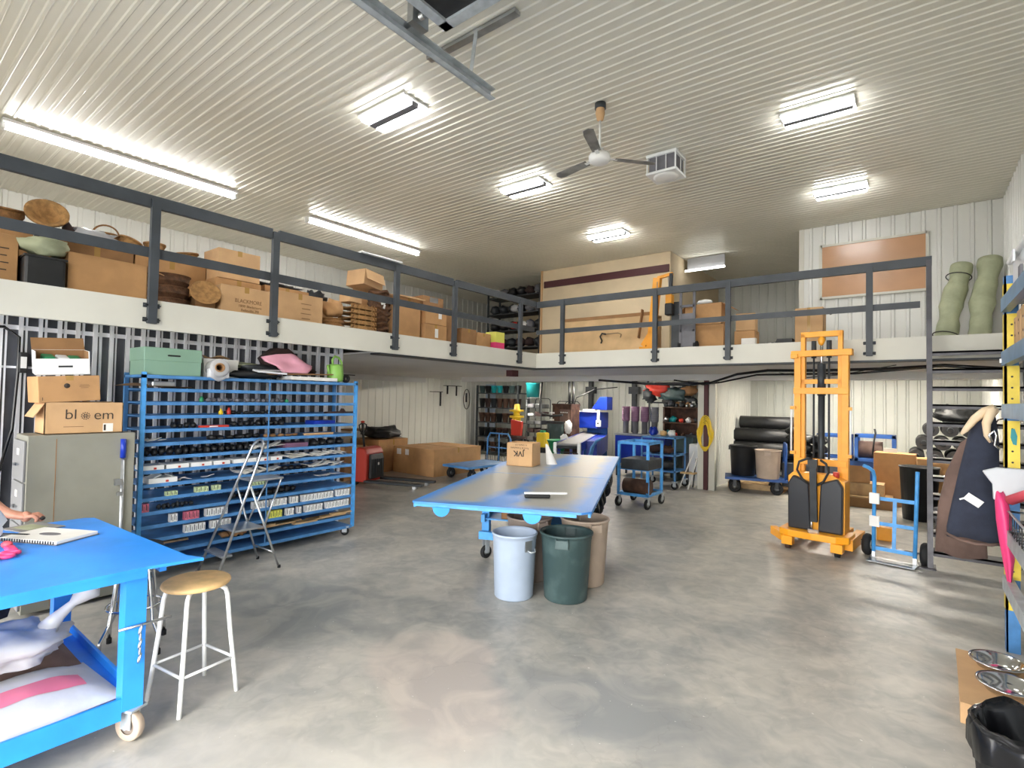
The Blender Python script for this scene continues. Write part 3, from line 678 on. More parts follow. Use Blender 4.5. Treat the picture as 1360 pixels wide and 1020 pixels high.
w = YP(238)-YP(200); MB().box((-.10,-w/2,0), (.11,w/2,.05)).build('body', 'white', t); MB().cbox((.02,-.06,.06), (.12,.12,.006), (.4,.1,0)).cbox((-.0,.09,.058), (.1,.1,.006), (-.4,.1,0)).build('flap', 'white', t); MB().box((.11,.02,.01), (.1115,.045,.028)).build('red_mark', 'red', t)
def paperheap(k, pa, pb, n, mat, lab, grp, name='envelope', cat='envelope', sz=(.10,.16), tilt=.35, hz=.03):
    for i in range(n):
        y = YP(pa)+(YP(pb)-YP(pa))*(i+.5)/n
        o = small(name, MB().cbox((0,0,0), (sz[0], sz[1]*(.8+.4*rng.random()), .004)), mat, lab, cat, (RX-.07-.05*rng.random(), y, SH[k]+hz*(.6+.8*rng.random())), grp)
        o.rotation_euler = ((rng.random()-.5)*2*tilt, (rng.random()-.5)*.3, rng.random()*.6-.3)
paperheap(7, 378, 458, 22, 'paper', 'loose white envelope in the long heap on the rack right of the cartons', 'white envelopes in the long heap')
paperheap(8, 322, 370, 9, 'paper', 'loose white envelope in the fan behind the top of the ladder', 'white envelopes behind the ladder top')
paperheap(8, 412, 455, 9, 'paper', 'loose white envelope on the shelf below the long heap, right end', 'white envelopes, right end heap')
paperheap(6, 340, 376, 7, 'paper', 'white envelope in the small heap above the white cartons', 'white envelopes above the cartons')
paperheap(5, 192, 222, 4, 'paper', 'small pale paper slip at the left end of the rack', 'pale slips at the left end', sz=(.06,.08))
paperheap(9, 424, 455, 6, 'paper', 'small white tag on the shelf right of the green tags', 'white tags at the right', sz=(.05,.07), hz=.02)
paperheap(8, 238, 256, 3, 'paper', 'small white slip beside the open white carton', 'white slips by the open carton', sz=(.06,.08), hz=.014)
paperheap(8, 274, 290, 2, 'paper', 'small white slip in the middle of the second white shelf', 'white slips mid shelf', sz=(.06,.08), hz=.014)
# black bits
def heap(k, pa, pb, n, mat, lab, grp, name, cat, r=(.03,.05,.02), a=.3):
    w = (YP(pb)-YP(pa))/n
    for i in range(n):
        y = YP(pa)+w*(i+.5)
        small(name, MB().blob((0,0,r[2]*.95), (r[0]*(.7+.6*rng.random()), w*.46, r[2]*(.75+.5*rng.random())), 10, 6, a, 3, i+k*7, flat=r[2]*.9), mat, lab, cat, (RX-.06-.04*rng.random(), y, SH[k]+.003), grp, rz=.2*(rng.random()-.5))
heap(6, 192, 335, 15, 'black', 'black tangled clip bundle on the shelf above the white cartons', 'black clip bundles', 'clip_bundle', 'clips', (.06,.05,.035))
heap(5, 275, 350, 6, 'black', 'flat black tool pouch on the middle of the rack', 'black tool pouches', 'tool_pouch', 'pouch', (.06,.05,.022))
heap(2, 265, 380, 16, 'pot_grey', 'small grey fitting in the row near the top of the rack', 'grey fittings in the top row', 'pipe_fitting', 'fitting', (.03,.03,.022))
heap(3, 300, 385, 11, 'black', 'small black fitting on the shelf with the yellow and red ones', 'black fittings in the second row', 'pipe_fitting', 'fitting', (.03,.03,.02))
heap(4, 230, 262, 4, 'black', 'black lump of hardware left of the red tool', 'black hardware left of the red tool', 'hardware', 'hardware', (.05,.03,.026))
heap(4, 308, 380, 9, 'black', 'black lump of hardware right of the red tool', 'black hardware right of the red tool', 'hardware', 'hardware', (.05,.03,.03))
heap(5, 352, 400, 5, 'cardboard_dark', 'brown wooden handle piece on the middle shelf at the right', 'brown handle pieces', 'brown_grip', 'tool', (.03,.05,.016))
heap(6, 415, 460, 4, 'black', 'black rolled strap at the right end of the rack', 'black rolled straps', 'strap_roll', 'strap', (.07,.05,.035))
heap(8, 372, 412, 5, 'black', 'black clamp on the shelf between the white heaps', 'black clamps between the heaps', 'clamp', 'clamp', (.04,.04,.02))
heap(10, 312, 400, 10, 'black', 'black spool in the dark row above the white packets', 'black spools in the dark row', 'spool', 'spool', (.05,.04,.035))
heap(10, 215, 262, 8, 'dark_metal', 'small dark pot in the black tray at the rack left end', 'dark pots in the black tray', 'pot', 'pot', (.03,.02,.025))
heap(13, 300, 332, 3, 'cardboard_dark', 'brown lump on the bottom shelf beside the ladder foot', 'brown lumps low by the ladder', 'burlap_bundle', 'bundle', (.08,.05,.03))
small('bottle', MB().lathe([(0,0),(.02,0),(.02,.04),(.01,.05),(.01,.06),(0,.06)], n=16), 'green', 'small green bottle on the second shelf from the top', 'bottle', (RX-.05, YP(267), SH[2]))
small('bottle', MB().lathe([(0,0),(.021,0),(.021,.035),(.009,.05),(.009,.065),(0,.065)], n=16), 'yellow', 'small yellow bottle beside a red one on the rack', 'bottle', (RX-.05, YP(294), SH[3]))
small('bottle', MB().lathe([(0,0),(.02,0),(.023,.045),(.012,.055),(.01,.075),(0,.075)], n=16), 'red', 'small red bottle beside a yellow one on the rack', 'bottle', (RX-.05, YP(305), SH[3]))
small('bottle', MB().lathe([(0,0),(.02,0),(.02,.03),(.012,.04),(0,.04)], n=16), 'green', 'small green bottle near the right of the second shelf', 'bottle', (RX-.05, YP(381), SH[2]))
t = thing('spirit_level', 'long red level with a white label on a middle shelf', 'level', (RX-.03, YP(284), SH[4]+.003)); w = YP(304)-YP(264)
MB().box((-.02,-w/2,0), (.02,w/2,.022)).build('body', 'red', t, bevel=.004); MB().box((.02,-.05,.006), (.021,.03,.016)).build('label_strip', 'white', t)
small('comb', MB().box((-.02,-.19,.012), (.02,.19,.026)).box((0,-.19,0), (.004,.19,.012)), 'cardboard_light', 'long tan wooden rake head with dark teeth on a middle shelf', 'rake', (RX-.04, YP(425), SH[5]+.002))
small('tray', MB().box((-.10,-.14,0), (.10,.14,.045)), 'machine_blue', 'deep blue box near the right end of an upper shelf', 'tray', (RX-.14, YP(433), SH[4]))
small('tray', MB().box((-.10,-.14,0), (.10,.14,.05)), 'purple', 'dark purple box on the shelf under the rake head', 'tray', (RX-.14, YP(396), SH[6]))
small('plane_tool', MB().prism([(-.22,0),(.16,0),(.2,.02),(.06,.022),(.03,.06),(.01,.024),(-.2,.02)], -.03, .03, Matrix.Rotation(R_(90),4,'Z') @ Matrix.Rotation(R_(90),4,'X')), 'brown_cloth', 'brown saddle shaped tool with a small peak, upper right shelf', 'tool', (RX-.08, YP(455), SH[3]+.002))
for i in range(9):
    a, b, k = [(395,425,13),(410,440,13),(420,452,13),(432,462,13),(350,400,13),(360,410,13),(445,470,13),(330,372,13),(225,260,13)][i]
    o = small('wood_plank', MB().cbox((0,0,0), (.07,YP(b)-YP(a),.016)), 'pallet_wood', 'short pale board lying in the stack on the low shelf', 'board', (RX-.05-.05*(i % 3), (YP(a)+YP(b))/2, SH[k]+.012+.017*(i//3)), 'pale boards on the low shelf', rz=.12*(rng.random()-.5))
# upper shelf sheet + pan
small('paper_sheet', MB().sheet(lambda u, v: (-.30*u, .55*v, .012+.03*math.sin(5*v)*u), 6, 14, .002), 'cardboard_dark', 'long thin brown board lying on the second shelf, left end', 'board', (RX, 1.62, SH[1]+.01))
small('grey_box', MB().box((-.1,-.08,0), (.02,.12,.05)), 'aluminium', 'crumpled silver bag on the second shelf from top, left', 'bag', (RX-.05, YP(213), SH[1]+.02), bevel=.01)

# ---------------------------------------------------------------- things on top of the rack
ZT = 1.906
t = thing('storage_box', 'pale green two tone storage box with slot on rack top', 'box', (-5.86, 2.02, ZT))
MB().box((-.19,-.245,0), (.19,.245,.14)).build('body', 'file_green', t, bevel=.006); MB().box((-.195,-.25,.135), (.195,.25,.262)).build('lid', 'file_green', t, bevel=.006)
MB().prism([(.195,.0)]*0+[(-.05,-.008),(.05,-.008),(.058,0),(.05,.008),(-.05,.008),(-.058,0)], 0, .002, Matrix.Translation((.195,.0,.19)) @ Matrix.Rotation(R_(90),4,'Z') @ Matrix.Rotation(R_(90),4,'X')).build('hand_slot', 'black', t)
small('carton', MB().box((-.16,-.17,0), (.16,.17,.19)).box((-.165,-.175,.15), (.165,.175,.195)), 'paper', 'cream box behind the plastic roll on the rack top', 'box', (-5.93, 2.50, ZT))
small('paper_scrap', MB().sheet(lambda u, v: (.16*u-.08, .22*v-.11, .03*math.sin(4*u+2)*math.cos(5*v)), 6, 6, .003), 'cardboard_light', 'folded brown paper lying on the cream box', 'paper', (-5.90, 2.50, ZT+.215))
t = thing('film_roll', 'roll of clear plastic film with a brown core end facing out', 'roll', (-5.72, 2.42, ZT+.095), R_(-12))
mx = Matrix.Rotation(R_(90), 4, 'Y')
mb = MB(); mb.T = mx; mb.lathe([(.045,-.24),(.085,-.24),(.09,-.23),(.09,.21),(.085,.22),(.045,.22)], n=32); mb.build('film', 'film', t)
mb = MB(); mb.T = mx; mb.lathe([(.032,-.23),(.045,-.235),(.046,.225),(.033,.225),(.032,-.23)], n=24); mb.build('core', 'cardboard_dark', t)
MB().sheet(lambda u, v: (.20+.02*math.sin(6*v), -.11+.20*v, -.02-.10*u+.02*math.sin(7*v+u)), 5, 8).build('loose_film', 'film', t, solid=.002)
small('black_bag', MB().blob((0,0,.045), (.12,.30,.045), 20, 8, .2, 2.5, 3, flat=.04), 'black', 'low black plastic bag lying at the front of the rack top', 'bag', (-5.76, 2.82, ZT+.0))
t = thing('white_binder', 'white folded sleeve lying on the black bag', 'folder', (-5.68, 2.98, ZT+.085), R_(92)); MB().cbox((0,0,0), (.34,.12,.02), (.15,.04,0)).cbox((.0,.01,.02), (.30,.10,.004), (.15,-.03,0)).build('cover', 'white_plastic', t, bevel=.004)
small('grey_bag', MB().blob((0,0,.06), (.12,.26,.05), 18, 8, .25, 2.5, 8, flat=.05), 'dark_metal', 'dark grey crumpled bag behind the white sleeve', 'bag', (-5.88, 2.95, ZT+.065))
small('olive_cloth', MB().blob((0,0,.04), (.10,.16,.04), 14, 7, .2, 2.5, 18, flat=.035), 'green_fabric', 'olive cloth roll between the cream box and grey bag', 'cloth', (-5.92, 2.80, ZT+.105))
t = small('foam_board', MB().cbox((0,0,0), (.26,.62,.04), (0,0,.05)), 'paper', 'cream boards stacked under the pink foam sheet', 'board', (-5.76, 3.50, ZT+.03))
small('brown_board', MB().cbox((0,0,0), (.34,.85,.012), (.04,.0,.02)), 'cardboard_dark', 'thin brown board under the pink sheet on rack top', 'board', (-5.84, 3.35, ZT+.078))
mYZ = Matrix.Rotation(R_(90),4,'Z') @ Matrix.Rotation(R_(90),4,'X')
def drape(name, poly, x0, x1, mat, lab, cat, lean, seed, bump=.035):
    """cloth or foam outline with thickness: subdivided and crumpled"""
    bm = bmesh.new(); ys = [p[0] for p in poly]; zs = [p[1] for p in poly]; cy = sum(ys)/len(ys); cz = sum(zs)/len(zs); n = len(poly); rings = 7
    fr = []
    for side, x in ((0, x1), (1, x0)):
        c = bm.verts.new((x, cy, cz)); rr = []
        for r in range(1, rings+1):
            rr.append([bm.verts.new((x, cy+(p[0]-cy)*r/rings, cz+(p[1]-cz)*r/rings)) for p in poly])
        for j in range(n): bm.faces.new((c, rr[0][j], rr[0][(j+1) % n]))
        for r in range(rings-1):
            for j in range(n): bm.faces.new((rr[r][j], rr[r+1][j], rr[r+1][(j+1) % n], rr[r][(j+1) % n]))
        fr.append(rr[-1])
    for j in range(n): bm.faces.new((fr[0][j], fr[1][j], fr[1][(j+1) % n], fr[0][(j+1) % n]))
    z0 = min(zs)
    for v in bm.verts:
        e = noise.noise(Vector((v.co.y*7, v.co.z*9, seed))); v.co.x += bump*e*1.5 - lean*(v.co.z-z0)
    bmesh.ops.recalc_face_normals(bm, faces=bm.faces)
    me = bpy.data.meshes.new(name); bm.to_mesh(me); bm.free(); me.materials.append(M(mat))
    for p in me.polygons: p.use_smooth = True
    o = bpy.data.objects.new(name, me); C.objects.link(o)
    return tag(o, lab, cat)
drape('foam_sheet', [(2.92,2.16),(3.08,2.20),(3.25,2.22),(3.30,2.21),(3.42,2.12),(3.50,2.09),(3.49,2.05),(3.42,1.995),(3.28,1.995),(3.12,1.995),(3.05,2.06),(2.95,2.11)], -5.70, -5.66, 'pink', 'crumpled pink foam sheet propped on top of the rack', 'foam sheet', .35, 2)
drape('brown_sack', [(3.0,2.16),(3.10,2.24),(3.16,2.285),(3.30,2.285),(3.36,2.25),(3.44,2.17),(3.66,2.03),(3.62,1.995),(3.1,1.995)], -6.02, -5.86, 'brown_cloth', 'dark brown cloth sack heaped behind the pink sheet', 'sack', .1, 5, .03)
# watering can
t = thing('watering_can', 'lime green plastic watering can at the rack right end', 'watering can', (-5.76, 3.86, ZT+.012), R_(-75))
MB().lathe([(0,0),(.085,0),(.095,.02),(.10,.10),(.088,.19),(.075,.215),(.07,.215),(.083,.18),(.095,.1),(.08,.02),(0,.015)], n=28).build('body', 'lime', t)
MB().tube([(.05,0,.19),(.06,0,.27),(.02,0,.315),(-.05,0,.305),(-.105,0,.25),(-.12,0,.17),(-.095,0,.09)], .014, 10).build('handle', 'lime', t)
MB().tube([(.08,0,.05),(.12,0,.12),(.14,0,.20)], [.022,.016,.014], 10).build('spout', 'lime', t)
t = thing('tape_dispenser', 'small black clamp wheel standing next to the watering can', 'clamp', (-5.78, 4.03, ZT+.0), R_(90))
mb = MB(); mb.T = Matrix.Translation((0,0,.055)) @ Matrix.Rotation(R_(90),4,'X'); mb.lathe([(.02,-.015),(.052,-.015),(.055,0),(.052,.015),(.02,.015),(.02,-.015)], n=24); mb.build('wheel', 'black', t)
MB().box((-.06,-.012,.10), (.13,.012,.112)).build('arm', 'black', t)

# ---------------------------------------------------------------- filing cabinet and boxes
t = thing('filing_cabinet', 'old beige grey four drawer filing cabinet with scuffed side', 'filing cabinet', (-5.57, 1.30, 0))
MB().box((-.20,-.36,.03), (.19,.34,1.39)).build('body', 'file_grey', t, bevel=.006)
MB().box((.1905,-.19,.05), (.192,-.185,1.36)).build('side_seam', 'cardboard_dark', t)
M('file_front', '#a9a798', .45, 0, var=.05, vs=4)
for k in range(4):
    z = .06+k*.325
    d = MB().box((-.19,-.378,z), (.18,-.36,z+.315)).build('drawer', 'file_front', t, bevel=.005)
    MB().box((-.05,-.40,z+.12), (.04,-.395,z+.135)).box((-.05,-.40,z+.12), (-.045,-.378,z+.135)).box((.035,-.40,z+.12), (.04,-.378,z+.135)).build('handle', 'steel', d)
    MB().box((-.04,-.381,z+.20), (.03,-.378,z+.25)).build('label_holder', 'paper', d)
t = thing('filing_cabinet', 'second grey cabinet flush behind the filing cabinet', 'filing cabinet', (-5.98, 1.30, 0)) if False else None
t = thing('extension_pole', 'aluminium pole with blue grip leaning on the cabinet side', 'pole', (-5.34, 1.55, 0))
MB().cyl((0.0,0,0), (-.02,0,1.18), .014).build('tube', 'aluminium', t); MB().cyl((-.02,0,1.18), (-.0225,0,1.34), .021).build('grip', 'machine_blue', t)
MB().cbox((.0,-.035,.98), (.03,.05,.05)).cbox((0,-.02,.88), (.02,.04,.03)).build('clamp', 'steel', t)
ZCAB = 1.392
t = carton('long tan bloem carton with torn open end on the filing cabinet', -5.60, 1.305, ZCAB, .30, .52, .255, 'cardboard_light', 0, 'open', openang=(60, None, None, 175))
text('bl', .115, t, (.1515,-.095,.155), (R_(90),0,R_(90)), 'print_dark', 'printed_letters', bold=-.0006)
text('em', .115, t, (.1515,.125,.15), (R_(90),0,R_(90)), 'print_dark', 'printed_letters', bold=-.0006)
fl = MB()
mm = Matrix.Translation((.1508,.0,.145)) @ Matrix.Rotation(R_(90),4,'Z') @ Matrix.Rotation(R_(90),4,'X')
fl.T = mm
for k in range(12):
    a = 2*PI*k/12; b = a+.30; fl.prism([(.031*math.cos(a),.031*math.sin(a)),(.031*math.cos(b),.031*math.sin(b)),(.024*math.cos(b),.024*math.sin(b)),(.024*math.cos(a),.024*math.sin(a))], 0, .0012)
for k in range(6):
    a = 2*PI*k/6; fl.prism([(.006*math.cos(a-.6),.006*math.sin(a-.6)),(.02*math.cos(a-.2),.02*math.sin(a-.2)),(.02*math.cos(a+.2),.02*math.sin(a+.2)),(.006*math.cos(a+.6),.006*math.sin(a+.6))], 0, .0012)
fl.build('flower_mark', 'print_dark', t)
MB().box((.15,.12,.01), (.1515,.19,.08)).build('white_label', 'paper', t); MB().box((.1515,.125,.02), (.152,.14,.07)).build('barcode', 'print_dark', t)
MB().box((.15,-.14,.055), (.1512,-.01,.06)).build('print_line', 'print_brown', t)
t = carton('plain tan carton tilted on the bloem carton', -5.60, 1.20, ZCAB+.262, .30, .40, .21, 'cardboard', R_(2), 'closed', rot=(R_(4),0,R_(2)))
o = MB(); o.T = Matrix.Translation((.1505,-.02,.13)) @ Matrix.Rotation(R_(90),4,'Z') @ Matrix.Rotation(R_(90),4,'X'); o.lathe([(0,0),(.020,0),(.020,.0012),(0,.0012)], n=20); o.build('round_mark', 'print_dark', t)
MB().box((.1505,.06,.12), (.1515,.13,.125)).box((.1505,.065,.132), (.1515,.125,.136)).box((.1505,.07,.108), (.1515,.12,.112)).build('print_line', 'print_brown', t)
text('1', .035, t, (.1512,-.175,.03), (R_(90),0,R_(90)), 'print_dark', 'printed_letters')
t = thing('white_box', 'white open box with brown inside holding green plant labels', 'box', (-5.60, 1.17, ZCAB+.492), 0, None, (R_(4), R_(6), R_(-6)))
th = .006; w, d, h = .26, .34, .19
MB().box((-w/2,-d/2,0), (w/2,d/2,th)).box((-w/2,-d/2,0), (-w/2+th,d/2,h)).box((w/2-th,-d/2,0), (w/2,d/2,h-.06)).box((-w/2,-d/2,0), (w/2,-d/2+th,h)).box((-w/2,d/2-th,0), (w/2,d/2,h)).build('body', 'white', t)
MB().box((-w/2+th+.001,-d/2+th,th), (-w/2+th+.004,d/2-th,h-.002)).box((-w/2+th,d/2-th-.004,th), (w/2-th,d/2-th-.001,h-.002)).build('lining', 'cardboard_dark', t)
MB().cbox((-w/2-.03,0,h+.045), (.004,d,.12), (0,R_(-35),0)).build('flap', 'cardboard_dark', t)
MB().box((w/2,-.03,.06), (w/2+.0015,.06,.075)).build('hand_slot', 'black', t)
for k, (yy, m_) in enumerate(((-.09,'green'),(.0,'white_plastic'),(.08,'green'))):
    o = small('plant_label_pack', MB().cbox((0,0,0), (.13,.075,.05), (0,R_(15),0)), m_, ['green topped pack at the left of the open white box', 'white pack in the middle of the open white box', 'dark green pack at the right of the open white box'][k], 'pack', (-5.60, 1.17+yy, ZCAB+.61), bevel=.01)
tag(MB().tube([(-6.22,.70,2.27),(-6.2,.90,2.28),(-6.2,1.0,2.2),(-6.2,1.0,1.9),(-6.2,.98,1.4),(-6.2,.9,1.0)], .012, 8).build('power_cable', 'black_gloss'), 'black cable hanging down the clear ribbed wall at the far left', 'cable')
t = thing('power_adapter', 'black in-line plug block on the hanging cable at far left', 'plug', (-6.2, 1.03, 1.98)); MB().box((-.03,-.03,-.09), (.03,.03,.09)).build('block', 'black', t, bevel=.008); MB().box((.03,-.02,-.05), (.032,.02,.05)).build('label_plate', 'white', t)

# ---------------------------------------------------------------- step ladder
t = thing('step_ladder', 'aluminium step ladder with round hoop top in front of the rack', 'ladder', (-5.31, 2.52, 0), 0)
def hoop(h0, w0, w1, y0, y1, r):
    pts = [(-w0,y0,0)]; zt = h0-w1
    for i in range(13):
        a = PI*(1-i/12); z = zt+w1*math.sin(a); pts.append((w1*math.cos(a), y0+(y1-y0)*z/h0, z))
    pts.append((w0,y0,0)); return MB().tube(pts, r, 10)
hoop(1.28, .20, .11, -.29, .19, .0125).build('front_frame', 'aluminium', t)
for s_ in (-1, 1):
    MB().tube([(s_*.15, .03, .84), (s_*.215, .31, 0)], .0105, 10).build('rear_leg', 'aluminium', t)
    MB().tube([(s_*.12, .36, .885), (s_*.165, .17, .43)], .009, 10).build('platform_strut', 'aluminium', t)
    for (x_, y_) in ((s_*.20,-.29), (s_*.215,.31)): MB().cyl((x_,y_,0), (x_,y_,.025), .015).build('rubber_foot', 'rubber', t)
MB().box((-.13,.05,.875), (.13,.38,.895)).build('platform', 'aluminium', t, bevel=.006)
MB().box((-.17,-.12,.415), (.17,.16,.435)).build('step', 'aluminium', t, bevel=.004)
MB().box((-.19,-.24,.205), (.19,-.14,.225)).build('step', 'aluminium', t, bevel=.004)
MB().cyl((-.20,.26,.16), (.20,.26,.16), .008).build('rear_bar', 'aluminium', t)
# ---------------------------------------------------------------- things stored on the left mezzanine
def basket(lab, x, y, z, rt, rb, h, mat='wicker', handle=False, rot=(0,0,0), group=None, n=28, lab2='basket'):
    t = thing('wicker_basket', lab, 'basket', (x, y, z), 0, group, rot)
    prof = [(0,0),(rb,0)]; k = max(5, int(h/.022))
    for i in range(k+1):
        r = rb+(rt-rb)*i/k; prof += [(r+(.006 if i % 2 else -.002), h*i/k)]
    prof += [(rt+.012,h-.012),(rt+.012,h+.008),(rt-.008,h+.008)]
    for i in range(4): prof.append((rt-.014+(rb-rt)*(i+1)/4, h*(1-(i+1)/4)+.008))
    prof.append((0,.01)); MB().lathe(prof, n=n).build('body', mat, t)
    if handle: MB().tube([((rt)*math.cos(PI*i/12), 0, h+rt*.95*math.sin(PI*i/12)) for i in range(13)], .009, 6).build('handle', mat, t)
    return t
def print_lines(t, x, y, z, n=3, w=.1, dz=.03, mat='print_brown'):
    mb = MB()
    for i in range(n):
        ww = w*(1-.2*(i % 2)); mb.box((x,y-ww/2,z-i*dz), (x+.001,y+ww/2,z-i*dz+.009))
    mb.build('print', mat, t)
D = ZD+.001
t = carton('tan carton with printed lines cut off by the left edge on the mezzanine', -6.20, .76, D, .40, .36, .45, 'cardboard', 0, 'open', openang=(None, 150, None, None)); print_lines(t, .2005, .06, .33, 4, .12, .06, 'print_dark')
t = thing('black_tub', 'black tub under the plastic covered bundle on the mezzanine', 'tub', (-6.06, 1.10, D)); MB().prism([(-.18,-.14),(.18,-.14),(.18,.13),(-.18,.13)], 0, .30).build('body', 'black', t, bevel=.02); MB().box((-.19,-.15,.28), (.19,.14,.30)).build('rim', 'black', t, bevel=.005)
small('wrapped_bundle', MB().blob((0,0,.09), (.17,.17,.09), 20, 10, .2, 2.5, 4, flat=.08), 'green_fabric', 'plastic wrapped straw bundle on the black tub', 'bundle', (-6.06, 1.11, D+.315))
t = carton('large open tan carton with flaps out behind the first railing post', -6.22, 1.56, D, .44, .62, .40, 'cardboard', R_(3), 'open', openang=(30, 125, 20, 40))
t = carton('plain tan carton standing behind the large open one, wedge end up', -6.72, 1.60, D, .40, .62, .62, 'cardboard_dark', 0, 'closed')
# back row support stacks keep the top baskets off the deck
t = carton('tan carton with baskets on top at the far left', -6.72, .85, D, .45, .52, .66, 'cardboard', 0); 
basket('wide brown basket lying on its side at the far left of the upper row', -6.55, .90, D+.665, .16, .13, .13, 'wicker', rot=(0, R_(12), 0))
basket('large round basket with fan ribs tilted to face out, upper row', -6.50, 1.20, D+.76, .15, .06, .10, 'wicker_light', rot=(R_(8), R_(60), 0))
t = thing('black_tub', 'tall black tub holding up the basket row, behind the wrapped bundle', 'tub', (-6.60, 1.20, D)); MB().box((-.18,-.06,0), (.15,.09,.64)).build('body', 'black', t, bevel=.02)
t = thing('cone_shade', 'dark pointed cone beside the round fan basket', 'cone', (-6.45, 1.37, D+.625)); MB().lathe([(.075,0),(.004,.20),(0,.20)], n=24, M_=Matrix.Rotation(R_(14),4,'X')).build('shell', 'brown_cloth', t)
basket('small brown basket right of the dark cone', -6.72, 1.47, D+.625, .10, .08, .15, 'wicker_dark')
small('wrapped_bundle', MB().blob((0,0,.06), (.13,.19,.065), 20, 10, .3, 2.5, 9, flat=.055), 'film', 'bundle in clear shiny plastic on the large open carton', 'bundle', (-6.46, 1.54, D+.625))
basket('brown basket with upright loop handle in the upper row', -6.66, 1.70, D+.625, .11, .08, .15, 'wicker', True, rot=(0,0,R_(70)))
basket('pale slatted basket leaning left of the first railing post', -6.60, 1.86, D+.64, .10, .09, .12, 'wicker_light', rot=(R_(-20),0,0))
t = carton('tan carton behind the stacked metal tubs', -6.72, 2.28, D, .35, .70, .64, 'cardboard', 0)
basket('small slatted basket just right of the first railing post', -6.66, 2.14, D+.645, .095, .08, .14, 'wicker_light')
basket('shallow slatted basket farther along above the metal tubs', -6.66, 2.46, D+.645, .13, .10, .10, 'wicker_light', rot=(R_(10),0,0))
for i in range(3):
    t = thing('metal_tub', ['wide brown hooped tub at the bottom of the stack','wide brown hooped tub in the middle of the stack','wide brown hooped tub at the top of the stack'][i], 'tub', (-6.18, 2.13, D+i*.125), R_(i*20))
    MB().lathe([(0,0),(.155,0),(.175,.05),(.18,.05),(.18,.065),(.176,.065),(.185,.115),(.195,.118),(.195,.124),(.178,.124),(.15,.02),(0,.015)], n=36).build('body', 'wicker_dark', t)
t = thing('round_tray', 'round brown dish tilted against the boxes', 'tray', (-6.03, 2.42, D+.22), 0, None, (R_(10), R_(62), 0)); MB().lathe([(0,0),(.10,.005),(.145,.03),(.15,.03),(.105,-.008),(0,-.012)], n=36).build('dish', 'wicker_light', t)
t = carton('tan carton of round trays below the tilted dish', -6.2, 2.44, D, .3, .2, .20, 'cardboard_dark', 0)
t = carton('large tan carton behind the BLACKMORE one, topmost of its stack', -6.45, 2.88, D+.48, .38, .48, .34, 'cardboard_light', 0)
t = carton('tan carton underneath the tall one behind the BLACKMORE carton', -6.45, 2.88, D, .38, .52, .475, 'cardboard', 0)
t = carton('tan carton printed BLACKMORE left of the second railing post', -6.12, 2.85, D, .24, .56, .36, 'cardboard_light', 0)
text('BLACKMORE', .062, t, (.1215,.02,.20), (R_(90),0,R_(90)), 'print_brown', 'printed_letters', sx=.85)
text('1800 Blackmore', .04, t, (.1215,.04,.145), (R_(90),0,R_(90)), 'print_brown', 'printed_letters')
text('Belleville, MI', .04, t, (.1215,.04,.10), (R_(90),0,R_(90)), 'print_brown', 'printed_letters')
t = carton('wide tan carton with faint print right of the second railing post', -6.16, 3.50, D, .32, .62, .40, 'cardboard_light', 0); print_lines(t, .161, .08, .28, 4, .14, .06)
t = carton('tan carton behind the wide faint print carton', -6.62, 3.55, D, .45, .6, .52, 'cardboard', 0)
small('black_net', MB().blob((0,0,.035), (.10,.30,.04), 24, 8, .5, 4, 5, flat=.03), 'black', 'flat heap of black netting on the carton behind', 'netting', (-6.6, 3.50, D+.52))
t = carton('small tan carton at the back under the wire bundle', -6.62, 4.05, D, .4, .38, .42, 'cardboard', 0)
small('wire_bundle', MB().blob((0,0,.07), (.10,.18,.08), 20, 8, .5, 4, 15, flat=.06), 'dark_metal', 'dark tangled wire bundle beside the black netting', 'wire', (-6.6, 4.05, D+.43))
for i in range(4): 
    basket('flat round wicker frame in the low stack right of the faint print carton', -6.15, 4.05, D+i*.045, .16-.008*i, .15, .035, 'wicker', group='flat wicker frames in the low stack')
o = small('burlap_bag', MB().blob((0,0,.12), (.12,.14,.12), 20, 10, .2, 2.5, 25, flat=.10), 'cardboard', 'brown paper bag slumped on the low wicker stack', 'bag', (-6.15, 4.05, D+.19))
def ladder_rack(y, n, lab, grp):
    for i in range(n):
        t = thing('twig_tray', lab, 'tray', (-6.14, y, D+i*.07), 0, grp); w = .21
        mb = MB(); mb.box((-.15,-w,0), (.15,w,.012)).box((.14,-w,.012), (.15,w,.05)).box((-.15,-w,.012), (-.14,w,.05))
        mb.build('base', 'wicker_light', t)
        for s_ in (-1,1): MB().bar((.155,s_*w*.95,.0), (.155,s_*w*.70,.068), .012).build('twig', 'wicker', t)
        for k in (-.5,0,.5): MB().bar((.157,k*w-.02,.0), (.157,k*w+.02,.066), .008).build('twig', 'wicker_light', t)
ladder_rack(4.44, 6, 'twig sided tray in the tall stack beside the brown bag', 'twig trays in the tall stack')
t = carton('small tan carton on top of the twig trays', -6.14, 4.32, D+.43, .2, .22, .17, 'cardboard_light', R_(10))
t = thing('wicker_stack', 'dark woven wicker basket stack left of the third railing post', 'basket', (-6.15, 4.80, D))
mb = MB()
for k in range(9): mb.tube([(.15*math.cos(a)*(1+.15*math.sin(3*a+k)), .14*math.sin(a)*(1+.15*math.cos(2*a+k)), .04+k*.075+.02*math.sin(4*a+k)) for a in [2*PI*i/20 for i in range(20)]], .022, 6, closed=True)
mb.build('woven_coils', 'wicker_dark', t); MB().lathe([(0,0),(.13,0),(.15,.66),(0,.68)], n=20).build('core', 'wicker_dark', t)
